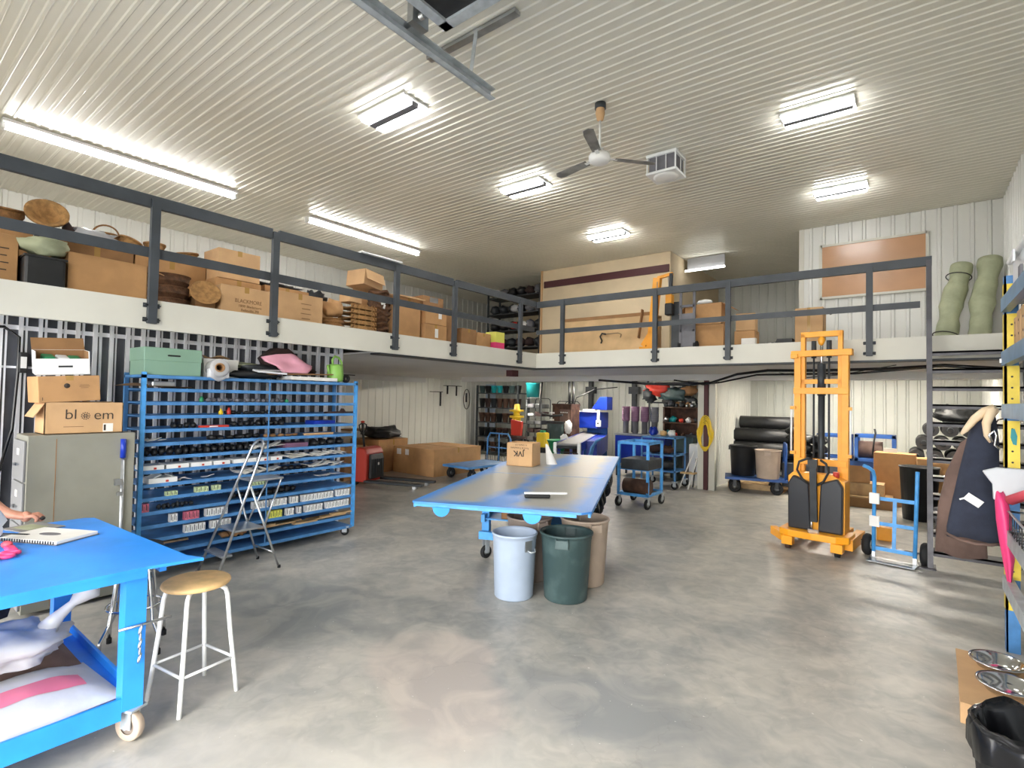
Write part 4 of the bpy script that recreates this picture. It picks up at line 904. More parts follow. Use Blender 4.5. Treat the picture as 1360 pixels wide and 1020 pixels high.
small('white_tag', MB().cbox((0,0,0), (.01,.07,.09), (.3,0,0)).cbox((0,.03,-.07), (.01,.03,.06), (-.3,0,0)), 'white', 'crumpled white tag hanging on the dark wicker stack', 'tag', (-5.955, 4.72, D+.50), bevel=.002)
t = carton('tan carton tilted up on top of the dark wicker stack near the rail', -6.25, 4.62, D+.70, .35, .36, .22, 'cardboard_light', R_(8), 'open', openang=(None,70,None,None), rot=(R_(-6),0,R_(8)))
t = carton('tan carton with flap lid right of the third railing post', -6.25, 5.27, D, .45, .46, .66, 'cardboard', 0); MB().cbox((.06,-.0,.675), (.50,.50,.02), (0,R_(8),0)).build('lid', 'cardboard_light', t)
t = carton('thin tall carton behind the flap lid carton', -6.75, 5.0, D, .2, .3, .95, 'cardboard', 0)
t = carton('lower tan carton with white label left of the fourth railing post', -6.2, 5.80, D, .42, .48, .30, 'cardboard', 0); MB().box((.2105,-.02,.10), (.212,.05,.24)).build('white_label', 'white', t)
t = carton('middle tan carton with white label left of the fourth railing post', -6.2, 5.80, D+.305, .42, .46, .26, 'cardboard', 0); MB().box((.2105,.05,.10), (.212,.12,.22)).build('white_label', 'white', t)
t = carton('top brown carton with shiny tape left of the fourth railing post', -6.25, 5.80, D+.57, .38, .44, .18, 'cardboard_dark', 0); MB().box((.1905,-.08,.09), (.192,.10,.17)).build('shiny_tape', 'aluminium', t)
t = carton('dark tan carton just right of the fourth railing post', -6.3, 6.25, D, .4, .3, .62, 'cardboard_dark', 0)
for i, (y, h, m_, l) in enumerate(((6.75,.36,'cardboard_dark','brown carton in the shade right of the fourth post'),(7.15,.33,'cardboard','tan low carton left of the yellow and magenta bin'))):
    carton(l, -6.35, y, D, .4, .38, h, m_, 0)
t = thing('storage_box', 'box with yellow green top half and magenta lower half by the railing corner', 'box', (-6.18, 7.50, D)); MB().box((-.12,-.13,0), (.12,.13,.19)).build('lower_half', 'hot_pink', t); MB().box((-.12,-.13,.19), (.12,.13,.38)).build('upper_half', 'pk_yellow', t); bpy.data.materials['hot_pink']
for i in range(9):
    y = 6.4+i*.42; carton('tan carton in the dim far row of the left mezzanine', -8.6-.3*(i % 2), y, D, .45, .38, .3+.12*((i*7) % 4), ['cardboard_dark','cardboard'][i % 2], 0, group='cartons in the dim far row')

tag(MB().box((FX-.03, 3.98, 3.532), (FX+.08, 4.62, 3.55)).build('foam_strip', 'white'), 'long white foam strip lying on the top rail above the tilted carton', 'foam strip')
# dark shelving at the back of the left mezzanine
t = thing('shelving', 'dark steel shelving full of black bags at the mezzanine back corner', 'shelving', (-8.35, 11.1, D))
for x in (-.85, .85):
    for y in (-.25, .25): MB().box((x-.02,y-.02,0), (x+.02,y+.02,2.1)).build('post', 'dark_metal', t)
for z in (.05,.5,.95,1.4,1.85): MB().box((-.87,-.27,z-.015), (.87,.27,z+.015)).build('shelf', 'dark_metal', t)
rng = random.Random(21)
for z in (.05,.5,.95,1.4,1.85):
    for i in range(6):
        m_ = rng.choice(['black','dark_metal','black','pot_grey','brown_cloth'])
        small('black_bag', MB().blob((0,0,.12), (.13,.17,.12), 12, 7, .18, 2, i+z*9, flat=.11), m_, 'dark plastic bag stuffed on the steel shelving upstairs', 'bag', (-8.35-.72+i*.29, 11.02, D+z+.022), 'dark bags on the upstairs shelving')
for (x, z, m_, l) in ((-8.3,.95,'red','red tin on the dark upstairs shelving'),(-8.02,.95,'white','round white roll beside the red tin upstairs'),(-8.3,1.4,'film','clear plastic bag on the dark upstairs shelving'),(-8.9,1.85,'film','clear plastic bag on top of the upstairs shelving, left end')):
    small('bundle', MB().blob((0,0,.10), (.12,.10,.10), 12, 7, .15, 2, 3, flat=.09), m_, l, 'bundle', (x, 10.86, D+z+.022))

# ---------------------------------------------------------------- back mezzanine
t = thing('plywood_crate', 'long plywood crate panel lying along the back railing', 'crate', (-4.70, 9.0, D))
MB().box((-.95,-.02,0), (.92,.0,.78)).box((-.95,.0,0), (.92,.5,.02)).box((-.95,.48,0), (.92,.5,.78)).build('panel', 'plywood', t)
MB().box((-.93,-.035,.72), (.90,-.0201,.78)).build('batten', 'cardboard_dark', t)
MB().box((-.95,.0,.74), (.92,.5,.76)).build('lid', 'cardboard', t)
t = thing('wood_plank', 'short grey plank leaning on the crate near the yellow hoist', 'plank', (-3.95, 8.86, D)); MB().bar((-.0,0,.30),(.04,.06,.82), .08, .02).build('board', 'cardboard_dark', t)
t = thing('black_hanger', 'black hook shaped clamp hanging on the plywood crate', 'clamp', (-4.75, 8.94, D+.42)); MB().tube([(.10,0,0),(.02,0,.02),(-.02,0,-.04),(.02,0,-.12),(-.0,0,-.17)], .016, 8).tube([(.1,0,0),(.35,0,.01),(.42,0,-.02),(.40,0,-.08)], .006, 6).build('hook', 'black', t)
# yellow hoist
t = thing('yellow_hoist', 'yellow crane hoist with black hook block leaning at the back railing', 'hoist', (-3.52, 8.6, D))
MB().bar((-.10,0,0), (.02,0,1.28), .10, .12).bar((.02,0,1.28), (.28,.02,1.33), .05).build('mast', 'yellow_paint', t)
MB().bar((-.22,0,.12), (.0,0,.45), .09).box((-.25,-.12,0), (.0,.12,.10)).build('foot', 'yellow_paint', t)
MB().bar((.26,0,1.33), (.24,0,.95), .05).build('upper_link', 'dark_metal', t)
MB().box((.17,-.07,.62), (.30,.07,.82)).build('hook_block', 'black', t, bevel=.02); MB().box((.18,-.06,.82), (.29,.06,.97)).build('pulley_cover', 'yellow_paint', t, bevel=.01)
MB().tube([(.23,0,.97),(.20,0,1.3)], .006, 6).tube([(.04,-.07,1.2),(.05,-.07,.2)], .006, 6).build('chain', 'steel', t)
t = thing('dark_board', 'dark narrow panel standing beside the yellow hoist', 'panel', (-3.20, 8.72, D)); MB().box((-.09,-.02,0), (.08,.02,.86)).build('board', 'railing_paint', t)
t = thing('hand_truck', 'dark grey hand truck standing in front of the open carton upstairs', 'hand truck', (-2.92, 8.42, D)); MB().box((-.13,-.01,.06), (-.09,.02,.95)).box((.09,-.01,.06), (.13,.02,.95)).box((-.12,-.01,.3), (.12,.02,.34)).box((-.12,-.01,.7), (.12,.02,.74)).box((-.09,0,.06),(.09,.012,.6)).build('frame', 'pot_grey', t); 
for s_ in (-1,1): MB().cyl((s_*.10,.05,.075), (s_*.15,.05,.075), .075, n=20).build('wheel', 'rubber', t)
t = carton('tan carton under the open one beside the hand truck upstairs', -2.72, 8.80, D, .62, .4, .42, 'cardboard', 0)
t = carton('open tan carton with raised flap beside the hand truck upstairs', -2.72, 8.80, D+.425, .60, .38, .34, 'cardboard', R_(-4), 'open', openang=(None,35,110,50)); print_lines(t, .301, 0, .24, 3, .12, .05)
small('white_packet', MB().blob((0,0,.05), (.13,.08,.05), 16, 8, .1, 2, 3, flat=.03), 'white', 'white rounded packet poking out of the open carton upstairs', 'packet', (-2.78, 8.85, D+.78))
t = thing('dark_box', 'dark brown panel box behind the upstairs hand truck', 'box', (-3.05, 9.25, D)); MB().box((-.15,-.1,0), (.15,.1,.45)).build('body', 'brown_cloth', t)
t = carton('stack of tan cartons right of the railing post, lower one', -2.12, 8.86, D, .30, .3, .30, 'cardboard', 0)
t = carton('stack of tan cartons right of the railing post, upper one', -2.12, 8.86, D+.305, .28, .3, .27, 'cardboard_light', R_(5))
small('white_box', MB().box((-.10,-.05,0), (.10,.05,.16)).box((-.02,-.051,.02), (-.01,-.05,.15)), 'paper', 'small white ribbed box beside the tan carton stack upstairs', 'box', (-2.02, 8.58, D))
small('dark_box', MB().prism([(0,0),(.28,0),(.28,.14),(.08,.14),(.05,.09),(0,.09)], -.1, .1, Matrix.Rotation(R_(90),4,'X')), 'black', 'black lidded box on the floor upstairs left of the lone carton', 'box', (-1.72, 8.75, D))
t = carton('lone tan carton with black handles behind the lift truck mast', -1.23, 8.85, D, .36, .34, .58, 'cardboard_light', 0); MB().box((-.02,-.171,0),(.02,-.17,.58)).build('tape_strip','tape',t)
for s_ in (-1,1): MB().tube([(s_*.18,0,.55),(s_*.24,0,.55),(s_*.26,0,.48)], .014, 8).build('handle', 'black', t)
tag(MB().cyl((-.98,8.45,D+.02),(-.5,8.45,D+.02), .016).build('bar', 'black'), 'thin black bar lying on the deck edge behind the lift truck', 'bar')
# two long fabric rolls leaning in the corner
for i, (x0, x1, l, zt) in enumerate(((.32,.56,'long pale green fabric roll leaning in the corner, left one with two black ties',3.93),(.70,.88,'long pale green fabric roll leaning in the corner, right one near the shelf',3.98))):
    t = thing('fabric_roll', l, 'roll', (x0, 10.0, D))
    n = 14; pts = []; rr = []
    for k in range(n+1):
        u_ = k/n; pts.append(((x1-x0)*u_+.012*math.sin(9*u_), .42*u_, .12*0+(zt-D-.05)*u_+.02)); rr.append(.135+.014*math.sin(13*u_+i)+.01*math.sin(29*u_))
    MB().tube(pts, rr, 20).build('fabric', 'green_fabric', t)
    if i == 0:
        for u_ in (.16,.86):
            c = Vector(((x1-x0)*u_, .42*u_, (zt-D-.05)*u_+.02)); d = Vector((x1-x0,.42,zt-D-.05)).normalized(); a_ = d.orthogonal().normalized(); b_ = d.cross(a_)
            MB().tube([c+(a_*math.cos(q)+b_*math.sin(q))*.152 for q in [2*PI*j/24 for j in range(24)]], .008, 6, closed=True).build('tie', 'black', t)
# ================================================================ under the left mezzanine
# electric pallet jack
t = thing('pallet_jack', 'red and black electric pallet jack with two grey forks', 'pallet jack', (-8.45, 6.72, 0), R_(18))
mb = MB(); mb.prism([(-.40,.06),(-.10,.06),(-.10,.62),(-.16,.72),(-.32,.74),(-.40,.60)], -.30, .30, Matrix.Rotation(R_(90),4,'X')); mb.build('body', 'red', t, bevel=.03)
MB().prism([(-.10,.12),(-.03,.12),(-.03,.50),(-.06,.60),(-.10,.60)], -.22, .22, Matrix.Rotation(R_(90),4,'X')).build('battery_cover', 'black', t, bevel=.02)
for k in range(5): MB().box((-.03,-.16+.07*k,.18), (-.022,-.13+.07*k,.50)).build('cover_rib', 'dark_metal', t)
MB().box((-.022,-.02,.38), (-.018,.03,.43)).build('round_badge', 'white', t)
for s_ in (-1,1):
    f = MB().prism([(-.12,s_*.27-.08),(1.02,s_*.24-.08),(1.12,s_*.24-.05),(1.12,s_*.24+.05),(1.02,s_*.24+.08),(-.12,s_*.27+.08)], .065, .11).build('fork', 'dark_metal', t, bevel=.008)
    MB().cyl((.95,s_*.24-.04,.04), (.95,s_*.24+.04,.04), .04, n=16).build('load_roller', 'steel', f)
for s_ in (-1,1): MB().cyl((-.36,s_*.27-.02,.075), (-.36,s_*.27+.03,.075), .075, n=20).build('drive_wheel', 'rubber', t)
MB().cyl((-.36,0,.70), (-.40,0,.98), .022).build('tiller', 'black', t)
MB().tube([(-.40,0,.96),(-.405,-.10,1.06),(-.41,-.12,1.16),(-.415,-.04,1.19),(-.415,.04,1.19),(-.41,.12,1.16),(-.405,.10,1.06),(-.40,0,.96)], .014, 8).bar((-.40,0,.96),(-.415,0,1.20), .04).build('handle_loop', 'black', t)
MB().blob((-.415,0,1.22), (.04,.05,.025), 12, 8, 0).build('red_button', 'red', t)
t = carton('big tan carton in front of the ribbed wall with printed tape, right of pallet jack', -8.98, 8.85, 0, 1.35, 1.55, .60, 'cardboard', 0)
MB().box((-.55,-.777,.42), (-.40,-.7755,.55)).box((-.26,-.777,.42), (-.14,-.7755,.55)).build('white_print', 'white', t)
t = carton('brown carton with black sheets on top, behind the big tan carton', -10.2, 8.1, 0, .9, 1.0, .74, 'cardboard', R_(8))
small('black_sheets', MB().blob((0,0,.13), (.42,.42,.15), 24, 9, .3, 2.5, 5, flat=.12), 'black', 'heap of crumpled black plastic on the brown carton', 'plastic sheet', (-10.15, 8.1, .75))
t = carton('tan open carton standing left of the pallet jack', -9.6, 6.72, 0, .7, .6, .68, 'cardboard_light', R_(5), 'open', openang=(170,None,165,40))
t = carton('low tan carton lying between the brown one and the big one', -9.75, 7.35, 0, .35, .5, .22, 'cardboard_dark', R_(12))
for i, (x, y, w, d, h, z, m_, l) in enumerate(((-9.7,5.6,.8,.8,.75,0,'cardboard','tan carton behind the rack end, bottom of its stack'),(-9.7,5.6,.75,.75,.55,.752,'cardboard_light','tan carton behind the rack end, middle of its stack'),(-9.75,5.6,.7,.6,.40,1.304,'cardboard','tan carton behind the rack end, topmost of its stack'),(-8.9,5.0,.7,.7,.7,0,'cardboard_light','tan carton behind the lower rack shelves'),(-10.7,6.9,.6,.6,.62,0,'cardboard','tan carton by the ribbed wall left of the pallet jack handle'),(-10.7,6.9,.5,.5,.4,.622,'cardboard','small tan carton on the one by the ribbed wall'))):
    carton(l, x, y, z, w, d, h, m_, R_(3*i-6))
t = thing('white_box', 'white yellow stained box near the ribbed wall behind the black plastic', 'box', (-10.9, 7.9, 0)); MB().box((-.2,-.25,0), (.2,.25,.9)).build('body', 'paper', t); MB().box((-.22,-.3,.9), (.22,.5,.93)).build('lid', 'cardboard_dark', t)
# wall hooks with tools
t = thing('wall_hooks', 'black wall hooks with hanging cord on the ribbed wall', 'wall hook', (-11.57, 12.0, 1.9))
MB().box((0,-.42,.20), (.015,.40,.22)).box((0,-1.0,.0), (.015,-.45,.02)).build('bar', 'black', t)
for y, z0, z1 in ((-.25,.2,-.05),(.15,.2,-.10),(-.55,0,-.42),(.62,0,-.3)): MB().box((.0,y-.02,z1), (.03,y+.02,z0)).build('hook', 'black', t)
MB().tube([(.03,.62+.15*math.sin(a),-.20+.32*math.cos(a)) for a in [2*PI*i/18 for i in range(18)]], .012, 6, closed=True).build('cord', 'black', t)

def platform_cart(lab, x, y, rz, L_, W_, zd, hh, mat='dark_blue', hoop=True, wr=.11, side=False):
    t = thing('platform_cart', lab, 'cart', (x, y, 0), rz)
    MB().box((-W_/2,-L_/2,zd-.05), (W_/2,L_/2,zd)).build('deck', mat, t, bevel=.006)
    if hoop:
        MB().tube([(-W_/2+.04,L_/2-.03,zd),(-W_/2+.04,L_/2-.02,hh-.12),(-W_/2+.12,L_/2-.02,hh),(W_/2-.12,L_/2-.02,hh),(W_/2-.04,L_/2-.02,hh-.12),(W_/2-.04,L_/2-.03,zd)], .018, 10).build('handle', mat, t)
        MB().box((-.012,L_/2-.03,zd), (.012,L_/2-.01,hh-.01)).cyl((-W_/2+.04,L_/2-.02,zd+.3),(W_/2-.04,L_/2-.02,zd+.3), .012).build('handle_bar', mat, t)
    for sx in (-1,1):
        for sy in (-1,1):
            w = MB(); w.T = Matrix.Translation((sx*(W_/2-.08), sy*(L_/2-.18), wr)) @ Matrix.Rotation(R_(90),4,'Y')
            w.lathe([(wr*.5,-.035),(wr*.85,-.04),(wr,-.02),(wr,.02),(wr*.85,.04),(wr*.5,.035)], n=24); w = w.build('wheel', 'rubber', t)
            h = MB(); h.T = Matrix.Translation((sx*(W_/2-.08), sy*(L_/2-.18), wr)) @ Matrix.Rotation(R_(90),4,'Y'); h.lathe([(0,-.025),(wr*.5,-.03),(wr*.5,.03),(0,.025)], n=20); h.build('wheel_hub', 'steel', w)
            MB().box((sx*(W_/2-.08)-.055, sy*(L_/2-.18)-.03, wr), (sx*(W_/2-.08)-.047, sy*(L_/2-.18)+.03, zd-.056)).box((sx*(W_/2-.08)+.047, sy*(L_/2-.18)-.03, wr), (sx*(W_/2-.08)+.055, sy*(L_/2-.18)+.03, zd-.056)).box((sx*(W_/2-.08)-.055, sy*(L_/2-.18)-.03, zd-.056), (sx*(W_/2-.08)+.055, sy*(L_/2-.18)+.03, zd-.05)).build('fork', 'dark_metal', t)
    return t
t = platform_cart('blue flat platform cart with hoop handle behind the long table', -7.72, 8.87, R_(-3), 1.4, .80, .30, .93, 'rack_blue')
t2 = MB(); 
for k in range(14): t2.box((-.36+.055*k,.60,.30), (-.352+.055*k,.62,.42))
t2.build('comb_rail', 'dark_metal', t)

# conveyor in line with the long table
cu = R_(22)
t = thing('conveyor', 'long blue sided belt conveyor with grey belt beyond the long table', 'conveyor', (-5.50, 9.0, 0), cu); W2 = .24; L2 = 4.3
MB().box((-W2+.01,.0,.83), (W2-.01,L2,.875)).build('belt', 'file_front', t, bevel=.02)
for s_ in (-1,1): MB().box((s_*W2-.015,.02,.70), (s_*W2+.015,L2,.88)).build('side_frame', 'machine_blue', t)
MB().cyl((-W2,.0,.80), (W2,.0,.80), .03).cyl((-W2,.02,.70), (W2,.02,.70), .012).build('end_roller', 'dark_metal', t)
for s_ in (-1,1): MB().box((s_*W2-.03,-.04,.70), (s_*W2+.03,.08,.89)).box((s_*W2-.02,.0,.60), (s_*W2+.03,.03,.74)).build('end_bracket', 'white_enamel', t)
for y in (.4,2.0,3.9):
    for s_ in (-1,1): MB().box((s_*W2-.03,y,0), (s_*W2+.03,y+.06,.72)).build('leg', 'machine_blue', t)
MB().box((W2+.02,1.0,.45), (W2+.24,3.6,.86)).build('side_hopper', 'machine_blue', t)
CT = lambda x, y: (-5.42+x*math.cos(cu)-y*math.sin(cu), 9.0+x*math.sin(cu)+y*math.cos(cu))
for k in range(3):
    p = CT(.42, -.10+.22*k+.45); t = thing('curved_rack', 'curved blue rail frame leaning beside the conveyor', 'rail', (p[0], p[1], 0), cu, 'curved blue rails beside the conveyor')
    MB().tube([(-.12,0,.0),(-.11,0,.55),(-.05,.02,.80),(.04,.03,.92),(.12,.03,.95)], .022, 8).build('rail', 'rack_blue', t)
# machine over the conveyor end
p = CT(0, 3.55)
t = thing('potting_machine', 'blue boxed machine with white guards at the far end of the conveyor', 'machine', (p[0], p[1], 0), 0)
MB().box((-.36,-.3,1.02), (.32,.3,1.44)).build('body', 'machine_blue', t, bevel=.02)
MB().box((-.40,-.34,.93), (-.35,-.28,1.50)).box((.32,-.34,1.15), (.37,-.28,1.50)).box((-.36,-.34,1.44), (.36,-.28,1.47)).box((-.08,-.36,1.44), (.22,-.27,1.52)).build('guard', 'white_enamel', t)
MB().box((.30,-.36,1.08), (.42,-.3,1.24)).build('control_box', 'white_plastic', t); MB().box((.34,-.365,1.14), (.38,-.36,1.18)).build('black_button', 'black', t)
MB().prism([(.05,1.52),(.30,1.84),(.50,1.84),(.50,1.50),(.40,1.50)], -.16, .16, Matrix.Rotation(R_(90),4,'X')).build('hopper', 'machine_blue', t, bevel=.01)
MB().box((-.30,-.1,.0), (.30,.28,.80)).box((-.3,.26,.8), (.3,.3,1.05)).build('stand', 'dark_blue', t)
# brown cabinet machine left of the conveyor
t = thing('control_cabinet', 'rusty brown steel cabinet with hoses left of the conveyor', 'cabinet', (-7.20, 11.7, 0))
MB().box((-.28,-.22,.0), (.28,.22,1.62)).build('body', 'rust', t, bevel=.01); MB().box((-.29,-.23,1.60), (.29,.23,1.64)).build('cap', 'rust', t)
MB().box((-.04,-.235,.95), (.24,-.22,1.50)).build('door', 'brown_fabric', t)
for k in range(4): MB().cyl((.0+.06*k,-.25,1.42), (.0+.06*k,-.23,1.42), .014).build('knob', 'white', t)
for k, (x, z) in enumerate(((-.29,1.38),(-.30,1.2),(-.28,1.0),(-.3,.8))): MB().box((x-.03,-.26,z), (x+.08,-.22,z+.04)).build('fitting', 'white', t)
small('white_bag', MB().blob((0,0,.2), (.10,.08,.16), 16, 9, .2, 3, 4), 'white', 'white plastic bag hanging on the brown cabinet', 'bag', (-6.93, 11.38, .86))
for k, pts in enumerate((((-6.95,11.45,1.64),(-6.98,11.5,1.9),(-7.05,11.6,2.15),(-7.15,11.8,2.3)),((-6.85,11.45,1.64),(-6.86,11.5,1.95),(-7.0,11.7,2.2),(-7.1,11.9,2.3)),((-6.8,11.45,1.64),(-6.78,11.5,1.8),(-6.5,11.9,2.02),(-6.2,12.6,2.1)))):
    tag(MB().tube(pts, .035 if k < 2 else .014, 8).build('duct_hose', 'black'), ['leftmost thick black hose rising from the brown cabinet','second thick black hose rising from the brown cabinet','thin black hose arching right from the brown cabinet'][k], 'hose')
tag(MB().tube([(-7.9,11.6,2.2),(-7.88,11.5,1.7),(-7.82,11.4,1.4),(-7.4,11.3,1.32),(-7.05,11.3,1.36)], .03, 8).build('duct_hose', 'black'), 'black pipe dropping between the grey trolley and brown cabinet', 'hose')
t = thing('grey_drum', 'square dark green bin standing left of the brown cabinet', 'bin', (-7.35, 11.6, 0)); MB().prism([(-.24,-.2),(.24,-.2),(.24,.2),(-.24,.2)], 0, 1.18).build('body', 'can_green', t, bevel=.03); MB().box((-.25,-.21,1.12), (.25,.21,1.19)).build('lid', 'dark_metal', t, bevel=.01)
# trolley of trays
def trolley(x, y, w, h, n, lab, mats, seed, z0=.15):
    t = thing('tray_trolley', lab, 'trolley', (x, y, 0))
    for sx in (-1,1):
        for sy in (-1,1): MB().cyl((sx*w/2,sy*.22,.10), (sx*w/2,sy*.22,h), .014).build('post', 'dark_metal', t)
    for sy in (-1,1): MB().tube([(-w/2,sy*.22,h),(-w/2+.06,sy*.22,h+.05),(w/2-.06,sy*.22,h+.05),(w/2,sy*.22,h)], .012, 6).build('top_bar', 'dark_metal', t)
    for k in range(n): MB().box((-w/2,-.23,z0+k*(h-z0)/n), (w/2,.23,z0+k*(h-z0)/n+.012)).build('shelf', 'dark_metal', t)
    rg = random.Random(seed)
    for k in range(n):
        for j in range(2):
            if rg.random() < .15: continue
            m_ = rg.choice(mats); z = z0+k*(h-z0)/n+.014
            small('tray', MB().box((-w*.2,-.2,0), (w*.2,.2,.06+.05*rg.random())), m_, 'tray on the '+lab.split(' in ')[0], 'tray', (x+(-.25+.5*j)*w, y, z), 'trays on the '+lab.split(' in ')[0], bevel=.006)
    for sx in (-1,1):
        for sy in (-1,1): MB().cyl((sx*w/2-.015,sy*.22,.04), (sx*w/2+.015,sy*.22,.04), .04, n=12).build('wheel', 'rubber', t)
trolley(-8.35, 12.1, .50, 1.72, 7, 'tall grey tray trolley in the back under the teal tub', ['white_plastic','pot_grey','brown_cloth','steel'], 2)
trolley(-7.62, 12.5, .44, 1.65, 7, 'second grey tray trolley in the back right of the teal tub one', ['white_plastic','pot_grey','steel'], 4)
t = thing('teal_tub', 'teal plastic tub on top of the tall tray trolley', 'tub', (-8.55, 12.1, 1.80)); MB().lathe([(0,0),(.17,0),(.19,.38),(.2,.38),(.2,.40),(.18,.4),(.16,.02),(0,.02)], n=28).build('body', 'teal', t) if M('teal', '#1f8f96', .4) else 0
# dark shelf wall left
t = thing('shelving', 'dark shelving full of pots at the back left under the mezzanine', 'shelving', (-10.1, 12.75, 0))
for x in (-.85,.75):
    for y in (-.28,.28): MB().box((x-.025,y-.025,0), (x+.025,y+.025,2.15)).build('post', 'dark_metal', t)
for z in (.1,.55,1.0,1.45,1.9): MB().box((-.87,-.30,z-.015), (.77,.30,z+.015)).build('shelf', 'dark_metal', t)
rg = random.Random(8)
for z in (.1,.55,1.0,1.45,1.9):
    for i in range(7):
        m_ = rg.choice(['brown_cloth','black','dark_metal','rust']) if z < 1.8 else rg.choice(['teal','black','can_green'])
        h = .20 if z > 1.8 else .26
        small('plant_pot', MB().lathe([(0,0),(.07,0),(.10,h),(.108,h),(.108,h+.02),(.09,h+.02),(.06,.02),(0,.02)], n=16), m_, 'plant pot standing on the dark shelving at the back left', 'pot', (-10.1-.75+i*.235, 12.60, z+.016), 'pots on the dark shelving')
t = thing('wall_end_panel', 'tall grey blue panel standing at the end of the ribbed wall', 'panel', (-11.1, 13.3, 0)); MB().box((-.2,-.02,0), (.2,.02,2.2)).build('board', 'can_grey', t)
# yellow machine, red chair
t = thing('yellow_pump', 'yellow cast pump or motor head standing behind the carton on the long table', 'machine', (-8.35, 11.1, 0))
MB().box((-.12,-.12,0), (.12,.12,.95)).build('pedestal', 'black', t); MB().lathe([(0,.95),(.15,.95),(.15,1.0),(.11,1.01),(.11,1.24),(.19,1.25),(.19,1.30),(.09,1.31),(.09,1.40),(.19,1.41),(.19,1.45),(.08,1.46),(.07,1.60),(0,1.61)], n=24).build('housing', 'yellow', t)
MB().box((-.05,-.14,1.05),(.05,-.10,1.22)).build('cover_plate', 'yellow', t)
t = thing('red_seat', 'orange red seat back leaning in front of the yellow pump', 'chair', (-7.95, 10.6, 0))
MB().prism([(-.17,.82),(.13,.82),(.17,1.18),(-.19,1.22)], -.03, .03, Matrix.Rotation(R_(90),4,'X')).build('backrest', 'red', t, bevel=.01); MB().box((-.16,-.2,.74), (.15,.2,.80)).build('seat', 'brown_cloth', t)
for sx in (-.13,.12):
    for sy in (-.17,.17): MB().box((sx-.015,sy-.015,0),(sx+.015,sy+.015,.74)).build('leg', 'dark_metal', t)
t = thing('yellow_jug', 'bright yellow container poking up behind the carton on the table', 'container', (-7.10, 10.5, 0)); MB().box((-.13,-.1,.6),(.13,.1,.95)).build('body', 'yellow', t, bevel=.03); MB().box((-.2,-.2,0),(.2,.2,.6)).build('crate', 'black', t); MB().box((-.05,-.05,.95),(.05,.05,1.0)).build('cap', 'green', t)
t = thing('green_tub', 'green plastic funnel tub right of the carton on the table', 'tub', (-6.55, 10.3, .42)); MB().lathe([(0,0),(.10,0),(.24,.38),(.25,.38),(.25,.40),(.22,.4),(.09,.02),(0,.02)], n=28).build('body', 'green', t)
t = thing('black_crate', 'black crate carrying the green tub', 'crate', (-6.55, 10.3, 0)); MB().box((-.25,-.2,0),(.35,.2,.41)).build('body', 'black', t)
small('white_mask', MB().blob((0,0,.08), (.10,.06,.09), 16, 8, .15, 2, 1), 'white', 'white rounded scoop resting over the green tub edge', 'scoop', (-6.28, 10.15, .80))
small('white_cloth', MB().lathe([(.075,0),(.05,.12),(.015,.26),(0,.27)], n=20, M_=Matrix.Shear('XY', 4, (-.35,0))), 'white', 'white cone shaped cloth on the long table behind the carton', 'cloth', UT(-.06, 2.95)+(.874,))

# four stacks of pots on a steel bench
t = thing('steel_bench', 'grey steel topped bench carrying the upright pot stacks', 'bench', (-5.0, 11.6, 0))
MB().box((-.62,-.30,.95), (.62,.30,.99)).build('bench_top', 'steel', t); MB().box((-.60,-.28,.30), (.60,.28,.94)).build('cabinet', 'machine_blue', t)
for sx in (-.58,.54):
    for sy in (-.27,.23): MB().box((sx,sy,0),(sx+.04,sy+.04,.32)).build('leg', 'dark_metal', t)
for i in range(4):
    x = -5.42+i*.235; t = thing('pot_stack', 'upright nested stack of pots on the steel bench, '+['leftmost and most purple','second from the left','third from the left','rightmost and grey'][i], 'pots', (x, 11.5, .992))
    pr = [(0,0),(.075,0)]
    for k in range(10): pr += [(.082+.0015*k,.05*k+.04),(.078,.05*k+.045)]
    MB().lathe([(0,0),(.065,0),(.07,.30),(.075,.30)], n=20).build('lower_pots', 'pot_grey', t)
    pr = [(.078,.28)]
    for k in range(8): pr += [(.09,.30+.042*k),(.098,.33+.042*k),(.088,.332+.042*k)]
    pr += [(.06,.60),(0,.60)]; MB().lathe(pr, n=20).build('upper_pots', 'purple' if i < 3 else 'pot_grey', t)
# shelf full of tools right of it
t = thing('shelving', 'brown tool shelf cluttered with tools left of the maroon column', 'shelving', (-4.45, 12.6, 0))
for x in (-.40,.40): MB().box((x-.02,-.2,0), (x+.02,.2,1.62)).build('side_panel', 'rust', t)
for z in (.92,1.25,1.62): MB().box((-.42,-.22,z-.02), (.42,.22,z)).build('shelf', 'rust', t)
MB().box((-.42,.2,.9),(.42,.22,1.6)).build('back_panel', 'rust', t)
rg = random.Random(31)
for i in range(26):
    m_ = rg.choice(['dark_metal','black','white','rust','red','teal','steel','cardboard_dark'])
    r_ = .04+.05*rg.random(); z = 1.621 if i < 14 else (1.251 if i < 20 else .921)
    small('shop_item', MB().blob((0,0,r_*.8), (r_,r_,r_), 10, 7, .3, 2, i, flat=r_*.75), m_, 'small tool or tin on the cluttered brown shelf', 'tool', (-4.82+.125*((i*5) % 7)+.02*rg.random(), 12.46+.10*(i % 2), z), 'clutter on the brown shelf')
